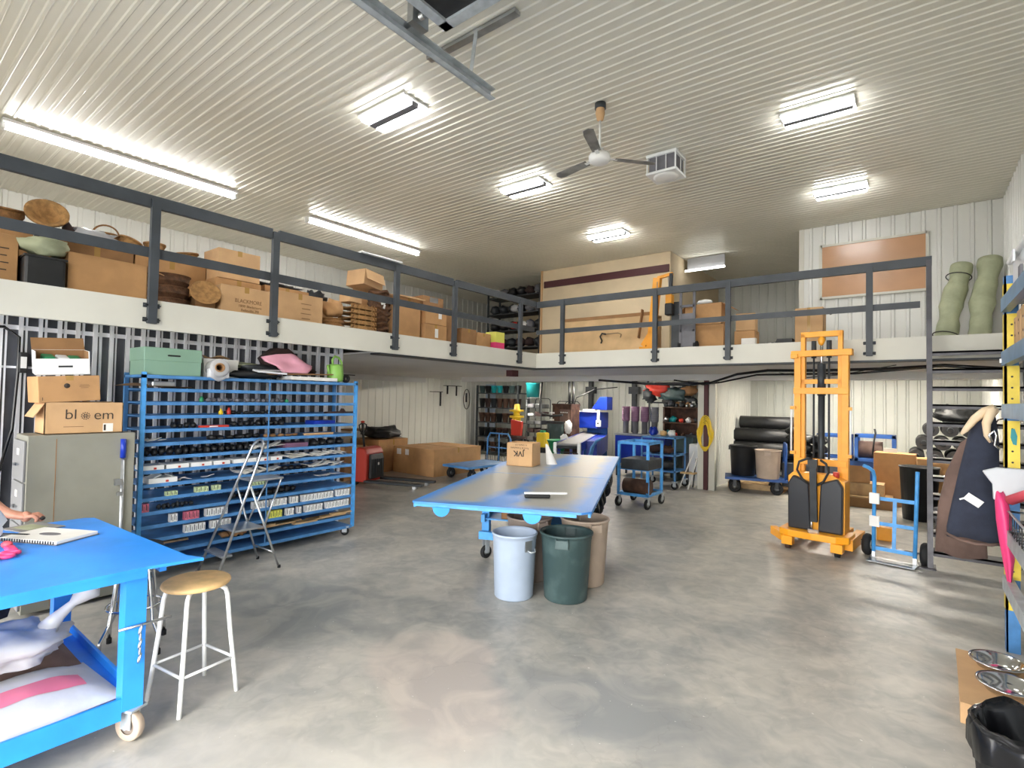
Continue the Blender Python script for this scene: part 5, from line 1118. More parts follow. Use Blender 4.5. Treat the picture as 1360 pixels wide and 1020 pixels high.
for i, (x, z, r, m_, l) in enumerate(((-5.15,2.05,(.32,.12,.14),'red','red machine cover hung high over the tool shelf'),(-5.35,1.9,(.18,.12,.16),'dark_metal','dark motor hung beside the red cover'),(-4.75,1.93,(.35,.12,.17),'can_green','dark green bundle hanging over the tool shelf'),(-4.35,2.02,(.2,.1,.12),'cardboard_dark','brown bundle hung at the right over the tool shelf'),(-4.9,1.75,(.12,.1,.07),'black','black coil hung low over the tool shelf'),(-4.3,1.78,(.15,.1,.1),'dark_metal','dark grey bag above the right end of the tool shelf'))):
    small('hung_bundle', MB().blob((0,0,0), r, 16, 9, .35, 2.5, i+3), m_, l, 'bundle', (x, 12.72, z))
t = thing('wall_rack', 'steel wall bracket carrying the hung bundles over the tool shelf', 'bracket', (-4.8, 12.9, 1.7)); MB().box((-.7,0,.0),(.7,.03,.04)).box((-.7,0,.5),(.7,.03,.54)).box((-.7,0,0),(-.66,.03,.6)).box((.66,0,0),(.7,.03,.6)).build('bar', 'dark_metal', t); 
for sx in (-.66,.62): MB().box((sx,0,-1.7),(sx+.04,.03,0)).build('upright', 'dark_metal', t)
# second blue cart with items behind the near one
t = thing('shelf_cart', 'blue shelf cart with brown clutter behind the nearer blue cart', 'cart', (-4.15, 10.6, 0))
for sx in (-.36,.34):
    for sy in (-.3,.28): MB().box((sx,sy,.16),(sx+.03,sy+.03,1.03)).build('post', 'rack_blue', t); caster(t, sx+.015, sy+.015, .16, .07)
for z in (.36,.68,1.03): MB().box((-.36,-.3,z-.03),(.37,.31,z)).build('shelf', 'rack_blue', t)
for i, (x, z, r, m_, l) in enumerate(((-.15,.69,(.16,.2,.10),'brown_cloth','brown heap on the middle shelf of the rear blue cart'),(.12,.69,(.14,.2,.09),'rust','rusty heap on the middle shelf of the rear blue cart'),(-.2,1.04,(.09,.1,.10),'machine_blue','blue bundle on top of the rear blue cart'),(.02,1.04,(.07,.1,.06),'wood','pale piece on top of the rear blue cart, middle'),(.2,1.04,(.07,.1,.07),'white','white piece on top of the rear blue cart, right end'),(0,.37,(.28,.22,.12),'black','black heap on the lowest shelf of the rear blue cart'))):
    small('clutter_heap', MB().blob((0,0,r[2]*.8), r, 14, 8, .3, 2.5, i, flat=r[2]*.78), m_, l, 'bundle', (-4.15+x, 10.55, z))
# near blue cart beside the table
t = thing('shelf_cart', 'light blue two shelf cart on casters at the far corner of the long table', 'cart', (-3.68, 8.40, 0), R_(2))
hw, hd = .27, .34
for sx in (-hw, hw-.04):
    for sy in (-hd, hd-.04): MB().box((sx,sy,.20),(sx+.04,sy+.04,1.08)).build('post', 'cart_blue', t); caster(t, sx+.02, sy+.02, .20, .085, rz=R_(80))
for z in (.24,.66,1.08): MB().box((-hw,-hd,z-.045),(hw,-hd+.03,z)).box((-hw,hd-.03,z-.045),(hw,hd,z)).box((-hw,-hd,z-.045),(-hw+.03,hd,z)).box((hw-.03,-hd,z-.045),(hw,hd,z)).build('rail', 'cart_blue', t)
MB().box((-hw+.03,-hd+.03,.205),(hw-.03,hd-.03,.215)).box((-hw+.03,-hd+.03,.62),(hw-.03,hd-.03,.63)).build('shelf', 'dark_metal', t)
t = thing('metal_case', 'grey metal case on the middle shelf of the near blue cart', 'case', (-3.62, 8.30, .632)); MB().box((-.24,-.28,0),(.24,.28,.17)).build('body', 'dark_metal', t, bevel=.01)
small('dark_drum', MB().cyl((-.22,0,.13),(.22,0,.13), .12, n=24), 'rust', 'dark reddish motor drum on the bottom shelf of the near blue cart', 'motor', (-3.62, 8.15, .222))
# green machine, white box, folding things by the column
t = thing('green_machine', 'dark green floor machine with grey cylinder left of the column', 'machine', (-4.0, 11.6, 0)); MB().box((-.25,-.2,.65),(.20,.2,.98)).box((-.25,-.2,0),(-.15,.2,.65)).build('body', 'can_green', t, bevel=.02); MB().cyl((.02,-.02,0),(.02,-.02,.64), .11, n=24).build('cylinder', 'pot_grey', t); MB().box((.0,-.15,.98),(.35,.2,1.03)).build('table_top', 'dark_metal', t)
t = thing('white_cabinet', 'small white cabinet between green machine and column', 'cabinet', (-3.68, 11.35, 0)); MB().box((-.12,-.2,0),(.13,.2,.86)).build('body', 'white', t, bevel=.01); MB().box((-.115,-.21,.1),(.125,-.2,.8)).build('door', 'white_plastic', t)
t = thing('folding_ladder', 'small white folding ladder with wooden step leaning left of the column', 'ladder', (-3.62, 10.72, 0)); MB().bar((-.18,-.15,0),(.05,.05,.75), .02).bar((.0,-.15,0),(.12,.05,.62), .02).build('side_rail', 'white', t); MB().box((-.16,-.14,.30),(.12,.04,.33)).build('step', 'wood', t); MB().bar((.0,.15,0),(.08,.1,.6), .02).build('rear_leg', 'black', t)
t = thing('extension_cable', 'yellow extension cord coiled and hung on the maroon column', 'cord', (-3.32, 10.68, 1.05))
for k in range(7):
    MB().tube([((.09+.012*k)*math.sin(a)*(1 if math.cos(a) < .3 else .75), -.01-.012*(k % 3)+.01*math.sin(3*a), (.27+.008*k)*math.cos(a)+.02*k) for a in [2*PI*i/20 for i in range(20)]], .011, 6, closed=True).build('loop', 'yellow', t)
MB().cyl((-.03,-.03,.28),(-.03,.03,.34), .02).build('plug', 'black', t)
# wall thermometer bits
t = thing('cord_loop', 'thin cord with ring hanging on the back wall left of the column', 'cord', (-4.05, 14.168, 0)); MB().tube([(.1,0,2.25),(.02,0,1.9),(.0,0,1.5),(-.02,0,1.2),(-.15,0,.95)], .01, 6).build('cord', 'dark_metal', t); MB().tube([(.0+.07*math.cos(a),-.01,1.55+.10*math.sin(a)) for a in [2*PI*i/16 for i in range(16)]], .012, 6, closed=True).build('ring', 'purple', t)

# ================================================================ right part under the mezzanine
t = platform_cart('blue platform cart with looped handle carrying two cans by the column', -2.52, 11.25, R_(-75), 1.10, .62, .30, .98, 'dark_blue', True, .115)
can('waste_can', 'black can on the blue platform cart', -2.76, 11.32, .25, .22, .60, 'black', R_(10)).location.z = .302
can('waste_can', 'beige can on the blue platform cart next to the handle', -2.27, 11.17, .23, .20, .55, 'can_beige', R_(100)).location.z = .302
for i, (x, y, z, l_, r) in enumerate(((-2.75,12.75,.15,1.35,.15),(-2.75,13.1,.15,1.35,.15),(-2.75,12.9,.43,1.35,.15),(-2.75,12.75,.74,1.35,.15),(-2.75,13.05,.74,1.35,.15),(-2.72,12.8,1.03,1.30,.15),(-2.62,12.85,1.32,1.15,.14))):
    t = thing('fabric_roll', 'thick black roll in the pile behind the blue platform cart', 'roll', (x, y, z+.0), 0, 'black rolls behind the platform cart')
    MB().tube([(-l_/2,0,0),(l_/2,0,0)], r, 20).build('fabric', 'black', t)
for i in range(9):
    t = thing('fabric_roll', 'black roll seen end on in the stack behind the stair', 'roll', (.02+.26*(i % 3)+.10*(i//3), 12.2, .88+.235*(i//3)), 0, 'black rolls end on behind the stair')
    MB().tube([(0,-.5,0),(0,.4,0)], .115, 18).build('fabric', 'black', t); 
    k = MB(); k.T = Matrix.Translation((0,-.5,0)) @ Matrix.Rotation(R_(90),4,'X'); k.lathe([(.035,-.004),(.05,.006),(.035,.006)], n=14); k.build('core', 'dark_metal', t)
t = thing('roll_pallet', 'stack of cartons under the end on black rolls behind the stair', 'carton', (.35, 12.2, 0)); MB().box((-.42,-.4,.0),(.45,.4,.74)).build('body', 'cardboard', t)
small('black_heap', MB().blob((0,0,.14), (.30,.3,.17), 20, 9, .3, 2.5, 2, flat=.13), 'black', 'heap of black sheeting on top of the end on rolls', 'plastic sheet', (.58, 12.2, 1.47))
# heap of mixed black stuff between rolls and mast
for i in range(10):
    small('black_tray_bundle', MB().blob((0,0,0), (.14,.18,.10), 12, 7, .35, 3, i, flat=.09), 'black', 'black tangled tray bundle in the pile left of the lift truck', 'bundle', (-1.95+.22*(i % 3), 12.0, .70+.17*(i//3)), 'black tray bundles left of the lift truck')
t = thing('black_crate', 'large dark crate under the tray bundles left of the lift truck', 'crate', (-1.72, 11.85, .125)); MB().box((-.36,-.35,0),(.36,.35,.46)).build('body', 'dark_metal', t, bevel=.01)
t = thing('wooden_pallet', 'pale wooden pallet under the dark crate left of the lift truck', 'pallet', (-1.65, 11.8, 0))
for k in range(5): MB().box((-.5,-.45+.19*k,.10),(.5,-.33+.19*k,.12)).build('slat', 'pallet_wood', t)
for x in (-.48,-.04,.40): MB().box((x,-.45,.0),(x+.08,.43,.10)).build('runner', 'pallet_wood', t)
t = thing('wooden_pallet', 'pale wooden pallet board under the blue platform cart', 'pallet', (-2.6, 12.0, 0)); B((-.5,-.5,0),(.5,-.42,.09)).build('runner', 'pallet_wood', t); B((-.5,.2,0),(.5,.28,.09)).build('runner', 'pallet_wood', t); MB().box((-.5,-.5,.09),(.5,.3,.11)).build('slat', 'pallet_wood', t)
# blue steel crates
def frame_crate(x, y, w, d, h, z, lab):
    t = thing('steel_crate', lab, 'crate', (x, y, z))
    for sx in (-w/2, w/2-.06):
        for sy in (-d/2, d/2-.06): MB().box((sx,sy,0),(sx+.06,sy+.06,h)).build('post', 'dark_blue', t)
    for zz in (0,h-.06): MB().box((-w/2,-d/2,zz),(w/2,-d/2+.06,zz+.06)).box((-w/2,d/2-.06,zz),(w/2,d/2,zz+.06)).box((-w/2,-d/2,zz),(-w/2+.06,d/2,zz+.06)).box((w/2-.06,-d/2,zz),(w/2,d/2,zz+.06)).build('frame', 'dark_blue', t)
    MB().box((-w/2+.03,d/2-.03,.03),(w/2-.03,d/2-.02,h*.9)).build('back_panel', 'machine_blue', t) if False else None
    return t
frame_crate(-1.30, 12.6, .60, .5, .50, .66, 'blue steel frame crate partly hidden by the lift truck mast')
frame_crate(-.62, 12.6, .66, .5, .52, .66, 'blue steel frame crate with a hanging black hook, right of the mast')
t = thing('blue_bin', 'solid blue steel bin holding up the frame crates', 'crate', (-.95, 12.65, 0)); MB().box((-.66,-.25,.02),(.66,.25,.65)).build('body', 'dark_blue', t, bevel=.01)
t = thing('hanging_hook', 'black hook strap over the right blue crate', 'hook', (-.62, 12.33, 1.2)); MB().tube([(0,0,.10),(.015,0,.02),(-.01,0,-.15),(-.03,0,-.4)], .016, 8).build('strap', 'black', t)
small('brown_roll', MB().cyl((-.2,0,0),(.22,0,0), .16, n=20), 'brown_fabric', 'brown roll inside the right blue frame crate', 'roll', (-.72, 12.6, .885))
# cartons behind the hand truck
t = carton('open tan carton with small boxes behind the hand truck, left', -.83, 11.2, .40, .40, .35, .26, 'cardboard', R_(4), 'open', openang=(170,None,None,None))
t = carton('flat tan carton lying under the open one behind the hand truck', -.75, 11.2, .0, .9, .7, .16, 'cardboard_dark', 0)
t = thing('plywood_sheet', 'plywood sheet between the cartons behind the hand truck', 'board', (-.72, 11.2, .162)); MB().box((-.45,-.35,.0),(.42,.3,.02)).box((-.3,-.2,.02),(.3,.2,.236)).build('board', 'pallet_wood', t)
t = carton('tall tan carton standing behind the hand truck, middle', -.28, 11.6, 0, .60, .4, .92, 'cardboard', R_(-3))
t = carton('wide tan carton right of the tall one behind the hand truck', .32, 11.3, 0, .6, .4, .88, 'cardboard', R_(2))
small('white_label_box', MB().box((-.10,-.03,0),(.10,.03,.07)), 'paper', 'small pale box on the tall carton behind the hand truck', 'box', (-.35, 11.5, .93))
t = thing('black_bin', 'tall black bin half hidden behind the hand truck right side', 'bin', (.05, 10.35, 0)); MB().lathe([(0,0),(.21,0),(.25,.80),(.26,.80),(.26,.82),(.23,.82),(.19,.02),(0,.02)], n=28).build('body', 'black', t)
t = thing('black_bin', 'low black box below the tan cartons beside the black bin', 'bin', (.58, 10.5, 0)); MB().box((-.22,-.2,0),(.24,.2,.55)).build('body', 'black', t, bevel=.02)
small('grey_rag_heap', MB().blob((0,0,.22), (.20,.2,.26), 18, 9, .3, 2.5, 6, flat=.20), 'pot_grey', 'heap of grey rags behind the stair foot', 'rags', (.40, 9.3, 0))
t = thing('drawer_unit', 'dark grey drawer unit behind the lift truck right side', 'drawers', (-1.05, 9.9, 0)); MB().box((-.18,-.2,.0),(.12,.2,.88)).build('body', 'dark_metal', t, bevel=.01)
for k in range(3): MB().box((-.17,-.21,.05+.28*k),(.11,-.2,.29+.28*k)).build('drawer', 'pot_grey', t)
# ================================================================ lift truck (pallet stacker)
t = thing('pallet_stacker', 'tall yellow walk behind lift truck with black body panels', 'lift truck', (-.94, 7.40, 0), R_(-6)); t.scale = (.84, .9, .98)
for s_ in (-1,1):
    MB().box((s_*.31-.045,.10,.10),(s_*.31+.045,.20,2.42)).build('outer_mast', 'yellow_paint', t, bevel=.004)
    MB().box((s_*.245-.03,.13,.15),(s_*.245+.03,.21,2.70)).build('inner_mast', 'yellow_paint', t, bevel=.004)
MB().box((-.40,.09,2.40),(.40,.20,2.48)).box((-.40,.07,2.38),(-.30,.20,2.44)).build('mast_head', 'yellow_paint', t, bevel=.006)
for a_, b_ in (((-.275,.13,2.65),(.275,.21,2.72)),((-.275,.13,2.05),(.275,.16,2.11)),((-.36,.08,1.92),(.36,.13,2.0)),((-.34,.08,1.02),(.34,.13,1.10))): B(a_, b_).build('crossbar', 'yellow_paint', t, bevel=.004)
MB().cyl((0,.16,.2),(0,.16,2.15), .045, n=20).cyl((0,.16,1.9),(0,.16,2.30), .055, n=20).build('cylinder', 'dark_metal', t)
MB().cyl((0,.16,2.15),(0,.16,2.62), .02, n=16).build('piston_rod', 'chrome', t)
for s_ in (-1,1):
    MB().tube([(s_*.10,.15,2.55),(s_*.10,.15,.4)], .014, 8).tube([(s_*.10,.15,2.38),(s_*.10,.15,2.60)], .035, 12).build('lift_chain', 'dark_metal', t)
    MB().cyl((s_*.385,.08,1.18),(s_*.385,.08,1.72), .013, n=10).build('grab_bar', 'white_enamel', t); B((s_*.33,.07,1.72),(s_*.40,.12,1.76)).build('bar_bracket', 'yellow_paint', t); B((s_*.33,.07,1.14),(s_*.40,.12,1.18)).build('bar_bracket', 'yellow_paint', t)
MB().blob((0,.15,2.6), (.05,.03,.06), 10, 6, .1).build('chain_anchor', 'yellow_paint', t)
pr = [(-.36,.24),(.36,.24),(.36,.86),(.20,.93),(-.30,.93),(-.36,.88)]
MB().prism(pr, -.12, .10, Matrix.Translation((0,-.02,0)) @ Matrix.Rotation(R_(90),4,'X')).build('rear_case', 'yellow_paint', t)
for s_ in (-1,1): MB().prism([(s_*.045,.24),(s_*.345,.24),(s_*.35,.80),(s_*.28,.90),(s_*.075,.83)], .08, .17, Matrix.Translation((0,-.02,0)) @ Matrix.Rotation(R_(90),4,'X')).build('side_panel', 'case_black', t, bevel=.02) if M('case_black', '#2a2c31', .28) else 0
MB().box((-.34,-.10,.24),(.34,-.06,.80)).build('case_back', 'black', t)
MB().bar((0,-.20,.36),(0,-.26,1.08), .085, .05, (0,1,0)).build('tiller', 'dark_metal', t)
MB().tube([(0,-.24,.78),(-.13,-.26,.86),(-.20,-.28,.98),(-.17,-.29,1.08),(-.08,-.29,1.12),(0,-.29,1.13)], .015, 10).tube([(0,-.24,.78),(.13,-.26,.86),(.20,-.28,.98),(.17,-.29,1.08),(.10,-.29,1.12)], .015, 10).box((-.06,-.30,1.02),(.06,-.25,1.12)).build('handle_loop', 'black', t)
MB().cyl((.24,-.05,.90),(.24,-.05,.97), .04, n=16).build('red_button', 'red', t)
MB().cyl((-.03,-.21,.22),(-.03,-.21,.42), .012).box((-.07,-.24,.20),(.07,-.16,.27)).build('pedal_linkage', 'chrome', t)
MB().prism([(-.44,-.26),(-.30,-.34),(.0,-.36),(.30,-.34),(.44,-.26),(.44,.10),(-.44,.10)], .16, .24).build('base', 'yellow_paint', t, bevel=.008)
for s_ in (-1,1):
    MB().box((s_*.40-.06,-.15,.07),(s_*.40+.06,.35,.20)).build('side_skirt', 'yellow_paint', t)
    MB().bar((s_*.33,.15,.10),(s_*.33,1.05,.08), .11, .07).build('leg', 'yellow_paint', t)
    MB().box((s_*.31-.07,-.36,.06),(s_*.31+.07,-.24,.16)).build('wheel_guard', 'yellow_paint', t)
    MB().cyl((s_*.31-.03,-.28,.06),(s_*.31+.03,-.28,.06), .06, n=18).build('wheel', 'rubber' if s_ > 0 else 'rust', t)
    MB().bar((s_*.16,.20,.12),(s_*.16,1.1,.10), .13, .05).build('fork', 'yellow_paint', t)
    MB().cyl((s_*.33-.04,1.0,.045),(s_*.33+.04,1.0,.045), .045, n=14).build('load_wheel', 'rubber', t)
MB().bar((-.40,-.20,.12),(-.62,.05,.13), .09, .10).build('outrigger', 'yellow_paint', t)

# ================================================================ hand truck
t = thing('hand_truck', 'light blue tubular hand truck with black pneumatic wheels', 'hand truck', (-.19, 7.36, 0), R_(-8))
def L2(x, z): return (x, -.02+.12*(z/1.05), z)
pts = [L2(-.21,.10), L2(-.21,.95)]; MB().tube([L2(-.19,.08),L2(-.20,.92),(-.21,.06,.99),(-.25,.02,1.03),(-.29,-.01,1.05)], .02, 10).build('side_rail', 'cart_blue', t)
MB().tube([L2(.19,.08),L2(.20,.98),(.20,.10,1.02)], .02, 10).build('side_rail', 'cart_blue', t)
for z in (.12,.40,.68,.80)[:]: 
    if z != .80: MB().bar(L2(-.19,z),L2(.20,z), .014, .04).build('crossbar', 'cart_blue', t)
MB().bar(L2(0,.10),L2(0,.68), .014, .036).build('centre_bar', 'cart_blue', t)
for z in (.62,.36): MB().box((-.235,-.0,z),(-.14,.04,z+.12)).build('white_tape', 'white', t)
MB().cyl((-.28,.10,.12),(.28,.10,.12), .012).build('axle', 'steel', t)
for s_ in (-1,1):
    w = MB(); w.T = Matrix.Translation((s_*.27,.10,.125)) @ Matrix.Rotation(R_(90),4,'Y'); w.lathe([(.05,-.035),(.10,-.042),(.122,-.02),(.125,0),(.122,.02),(.10,.042),(.05,.035)], n=32); w = w.build('wheel', 'rubber', t)
    h = MB(); h.T = Matrix.Translation((s_*.27,.10,.125)) @ Matrix.Rotation(R_(90),4,'Y'); h.lathe([(0,-.03),(.05,-.035),(.05,.035),(0,.03)], n=20); h.build('wheel_hub', 'white_enamel', w)
MB().box((-.22,-.24,.012),(.22,-.0,.02)).bar((-.19,-.01,.02),(-.19,-.0,.12), .03).bar((.19,-.01,.02),(.19,-.0,.12), .03).build('toe_plate', 'steel', t)
t = thing('yellow_block', 'small yellow orange block on the floor behind the hand truck', 'block', (-.30, 8.5, 0)); MB().box((-.10,-.1,0),(.10,.1,.17)).build('body', 'yellow_paint', t, bevel=.008)

# ================================================================ pallet rack at the right edge
PX, PY = .52, 5.22
t = thing('pallet_rack', 'tall blue and yellow pallet rack along the right wall', 'rack', (PX, PY, 0))
for (x, y) in ((0,0),(.50,0),(0,-2.75),(.50,-2.75)):
    # blue post with yellow sleeves between beams
    MB().box((x,y,0),(x+.075,y+.01,2.72)).box((x,y,0),(x+.01,y+.08,2.72)).box((x,y+.07,0),(x+.075,y+.08,2.72)).build('post', 'rack_blue', t)
    if y == 0 and x == 0:
        for a, b in ((.30,.42),(.52,.70),(1.32,1.66),(1.78,2.06),(2.16,2.44),(2.58,2.66)):
            MB().box((x-.003,y-.003,a),(x+.078,y+.012,b)).box((x-.003,y-.003,a),(x+.012,y+.083,b)).build('yellow_sleeve', 'yellow_rack', t)
        hb = MB()
        for z in [.36,.58,.66]+[1.36+.08*i for i in range(4)]+[1.82+.08*i for i in range(3)]+[2.20+.08*i for i in range(3)]: hb.cyl((.038,-.0045,z),(.038,-.003,z), .007, n=10)
        hb.build('bolt_holes', 'black', t)
for z, m_ in ((.50,'galv'),(.86,'galv'),(1.73,'rack_steel_blue'),(2.11,'rack_steel_blue'),(2.50,'rack_steel_blue')):
    M('rack_steel_blue', '#6c8fae', .4, .2, var=.1)
    for x in (-.0, .50):
        MB().box((x-.02,-2.75,z-.05),(x+.03,.0,z+.05)).build('beam', m_, t)
    if z > 1.2: MB().box((.03,-2.7,z+.0),(.50,-.02,z+.012)).build('shelf', 'galv', t)
MB().box((-.03,-.03,2.08),(-.0,.0,2.11)).build('safety_clip', 'white', t)
rk = MB()
for k in range(10): rk.bar((.0,-.12-.28*k,.90),(.52,-.12-.28*k,.90), .006)
for k in range(6): rk.bar((.03+.09*k,-2.7,.905),(.03+.09*k,-.02,.905), .006)
rk.build('wire_deck', 'white_enamel', t)
# grey wire basket on the low beam
t = thing('wire_basket', 'grey wire basket sticking out of the low rack shelf', 'basket', (PX+.12, PY-1.1, .915))
fr = MB()
for z in (.0,.14): fr.tube([(-.14,-.8,z),(.34,-.8,z),(.34,.75,z),(-.14,.75,z)], .008, 6, closed=True)
fr.build('rim', 'galv', t); wr = MB()
for k in range(16): wr.cyl((-.14,-.8+.1*k,0),(-.14,-.8+.1*k,.14), .003, n=6).cyl((.34,-.8+.1*k,0),(.34,-.8+.1*k,.14), .003, n=6).cyl((-.14,-.8+.1*k,0),(.34,-.8+.1*k,0), .003, n=6)
wr.build('mesh', 'black', t)
# top shelf tote
t = thing('storage_tote', 'white plastic tote with lid on the top rack shelf', 'tote', (PX+.26, PY-.42, 2.513))
MB().prism([(-.22,-.42),(.22,-.42),(.22,.38),(-.22,.38)], 0, .30).build('body', 'white_plastic', t, bevel=.02); MB().box((-.25,-.45,.28),(.25,.41,.315)).build('lid', 'white', t, bevel=.012)
MB().box((-.262,-.02,.22),(-.25,.06,.30)).build('latch', 'white_plastic', t); MB().box((-.235,-.10,.10),(-.222,.0,.18)).build('handle_hole', 'pot_grey', t)
# boxes between beams
for i, (y, w, h, m_, l) in enumerate(((.0-.14,.12,.27,'cardboard_light','narrow tan perforated box at the rack end'),(-.30,.15,.30,'cardboard_light','second tan perforated box from the rack end'),(-.49,.18,.31,'cardboard_light','third tan perforated box beside the magenta one'),(-.70,.18,.33,'magenta','magenta box on the third rack shelf'))):
    M('magenta', '#b567a8', .5)
    t = thing('flat_box', l, 'box', (PX+.24, PY+y, 2.124)); MB().box((-.20,-w/2,0),(.20,w/2,h)).build('body', m_, t, bevel=.006)
    hb = MB()
    for zz in (.05,.14,.23): hb.cyl((-.2015,0,zz),(-.20,0,zz), .009, n=10)
    hb.build('round_hole', 'brown_cloth', t)
small('grey_panel', MB().box((-.18,-.4,0),(.18,.3,.02)), 'white_plastic', 'pale flat panel over the magenta box under the top beam', 'panel', (PX+.24, PY-.75, 2.46-.008))
bpy.data.objects['grey_panel'].name = 'lid_sheet'
# tubs on the middle shelf
for i, (y, z, lab, m_) in enumerate(((-.62,1.743,'white tub with blue label on the middle rack shelf, lower of two','pk_blue'),(-.62,1.925,'white tub with tan label stacked on the blue labelled one','cardboard_light'))):
    M('pk_blue', '#5f9fd0', .4); t = thing('plastic_tub', lab, 'tub', (PX+.20, PY+y, z)); MB().lathe([(0,0),(.085,0),(.10,.15),(0,.15)], n=28).build('body', 'white_plastic', t); MB().lathe([(.0,.15),(.112,.15),(.114,.175),(0,.178)], n=28).build('lid', 'white', t); MB().lathe([(.0885,.02),(.0985,.12)], n=28).build('label_band', m_, t)
small('maroon_bag', MB().blob((0,0,.10), (.12,.2,.12), 16, 9, .2, 2.5, 2, flat=.09), 'maroon', 'maroon bag on the middle rack shelf behind the tubs', 'bag', (PX+.30, PY-.22, 1.744))
# coats hanging at the rack end
def garment(name, lab, cat, secs, mat, parent_loc, n=28, amp=.02, seed=0, group=None, two=None):
    """secs: (z, cx, cy, rx, ry) rings down the garment"""
    t = thing(name, lab, cat, parent_loc); vs = []
    for k, (z, cx_, cy_, rx, ry) in enumerate(secs):
        for j in range(n):
            a = 2*PI*j/n; f = 1+amp*8*(k/len(secs))*math.sin(5*a+seed+k*.4)*.6
            vs.append((cx_+rx*math.cos(a)*f, cy_+ry*math.sin(a)*f, z+.01*math.sin(3*a+seed)))
    m = len(secs); fs = [(i*n+j,i*n+(j+1) % n,(i+1)*n+(j+1) % n,(i+1)*n+j) for i in range(m-1) for j in range(n)]+[tuple(range(n))]
    o = MB().add(vs, fs, True).build('body', mat, t); o.modifiers.new('s','SOLIDIFY').thickness = .012
    return t
GY = 5.55
t = garment('coat', 'dark navy work jacket hanging on the rack end with a white label', 'jacket', [(1.72,.44,0,.04,.04),(1.66,.43,0,.07,.06),(1.50,.42,0,.095,.07),(1.25,.395,0,.12,.08),(.98,.375,0,.145,.085),(.80,.36,0,.155,.09),(.72,.365,0,.155,.09)], 'navy_cloth', (.0,GY,0), seed=1)
MB().tube([(.44,0,1.71),(.48,-.10,1.75),(.545,-.27,1.75)], .006, 6).build('hanger_hook', 'chrome', t)
MB().tube([(.20,-.02,.735),(.27,-.085,.71),(.37,-.10,.695),(.46,-.085,.70),(.53,-.02,.71)], .012, 6).build('hem_band', 'brown_fabric', t)
MB().cbox((.36,-.098,1.03),(.11,.006,.06),(0,R_(35),0)).cbox((.295,-.096,1.035),(.04,.004,.012),(0,R_(-25),0)).build('white_label', 'white', t)
t = garment('coat', 'brown coat hanging behind the navy jacket', 'jacket', [(1.60,.50,0,.04,.06),(1.45,.40,0,.10,.07),(1.20,.34,0,.13,.08),(.90,.31,0,.15,.09),(.52,.31,0,.165,.10)], 'brown_fabric', (.0,GY+.26,0), seed=3)
MB().tube([(.50,0,1.59),(.52,-.2,1.66),(.55,-.54,1.68)], .006, 6).build('hanger_hook', 'chrome', t)
t = thing('cream_gloves', 'pair of cream work gloves draped over the jacket shoulder', 'gloves', (.395, GY-.08, 1.60)); t.scale = (.72, 1, 1)
MB().tube([(.12,.02,.16),(.04,.0,.12),(-.04,-.02,.06),(-.11,-.03,-.02),(-.15,-.03,-.06)], [.02,.035,.035,.026,.012], 10).build('glove', 'cream', t) if M('cream', '#e6cfae', .8) else 0
MB().tube([(.14,.0,.14),(.09,-.03,.11),(.055,-.04,.03),(.06,-.045,-.06),(.09,-.045,-.11)], [.03,.045,.04,.03,.016], 10).build('glove', 'cream', t)
t = garment('coat', 'dark coat hanging inside the pallet rack behind the post', 'jacket', [(1.60,.0,0,.03,.03),(1.50,.03,0,.09,.06),(1.30,.10,0,.17,.08),(1.12,.14,0,.2,.09),(.98,.16,0,.2,.09)], 'navy_cloth', (PX+.18,PY-.35,0), seed=4)
t = garment('pink_vest', 'bright pink vest hanging from the low rack shelf', 'vest', [(1.16,.01,0,.02,.03),(1.10,.02,0,.035,.06),(.98,.03,0,.04,.07),(.84,.04,0,.035,.07),(.70,.055,0,.03,.06),(.55,.06,0,.012,.03)], 'hot_pink', (PX-.06,PY-.18,0), seed=2)
small('pink_strap', MB().tube([(-.05,.1,0),(.06,-.1,.10),(.16,-.3,.12),(.22,-.5,.02),(.1,-.55,-.05)], .035, 8), 'coral', 'coral pink bundle of straps spilling from the rack basket', 'straps', (PX+.05, PY-.35, 1.12)) if M('coral', '#e8596a', .5) else 0
small('grey_pouch', MB().blob((0,0,.07), (.10,.16,.08), 16, 8, .2, 3, 3, flat=.06), 'can_grey', 'lavender grey pouch lying in the wire basket', 'pouch', (PX+.22, PY-.75, 1.0))
t = thing('paper_sack', 'pale grey folded paper sack hung in front of the rack post', 'sack', (PX-.12, PY-.16, 1.13)); MB().prism([(-.02,.17),(.06,.20),(.42,.20),(.42,.0),(.04,-.03),(.035,.08),(.01,.12)], -.025, .025, Matrix.Rotation(R_(90),4,'X')).build('body', 'sack_grey', t, bevel=.01) if M('sack_grey', '#c9cdd2', .5, 0, var=.03) else 0
tag(MB().tube([(PX-.07,PY-.02,1.50),(PX-.09,PY-.02,1.55),(PX-.06,PY-.02,1.585),(PX-.05,PY-.02,1.55),(PX-.06,PY-.02,1.48),(PX-.03,PY-.02,1.45)], .007, 8).build('metal_hook', 'chrome'), 'bright curved metal hook beside the rack post', 'hook')
small('teal_sticker', MB().prism([(-.005,-.06),(.014,-.065),(.018,.0),(.004,.055),(-.014,.05),(-.018,-.01)], 0, .003, Matrix.Rotation(R_(90),4,'X')), 'teal', 'teal strip of tape stuck on the yellow rack post', 'tape', (PX+.045, PY-.005, 1.55))
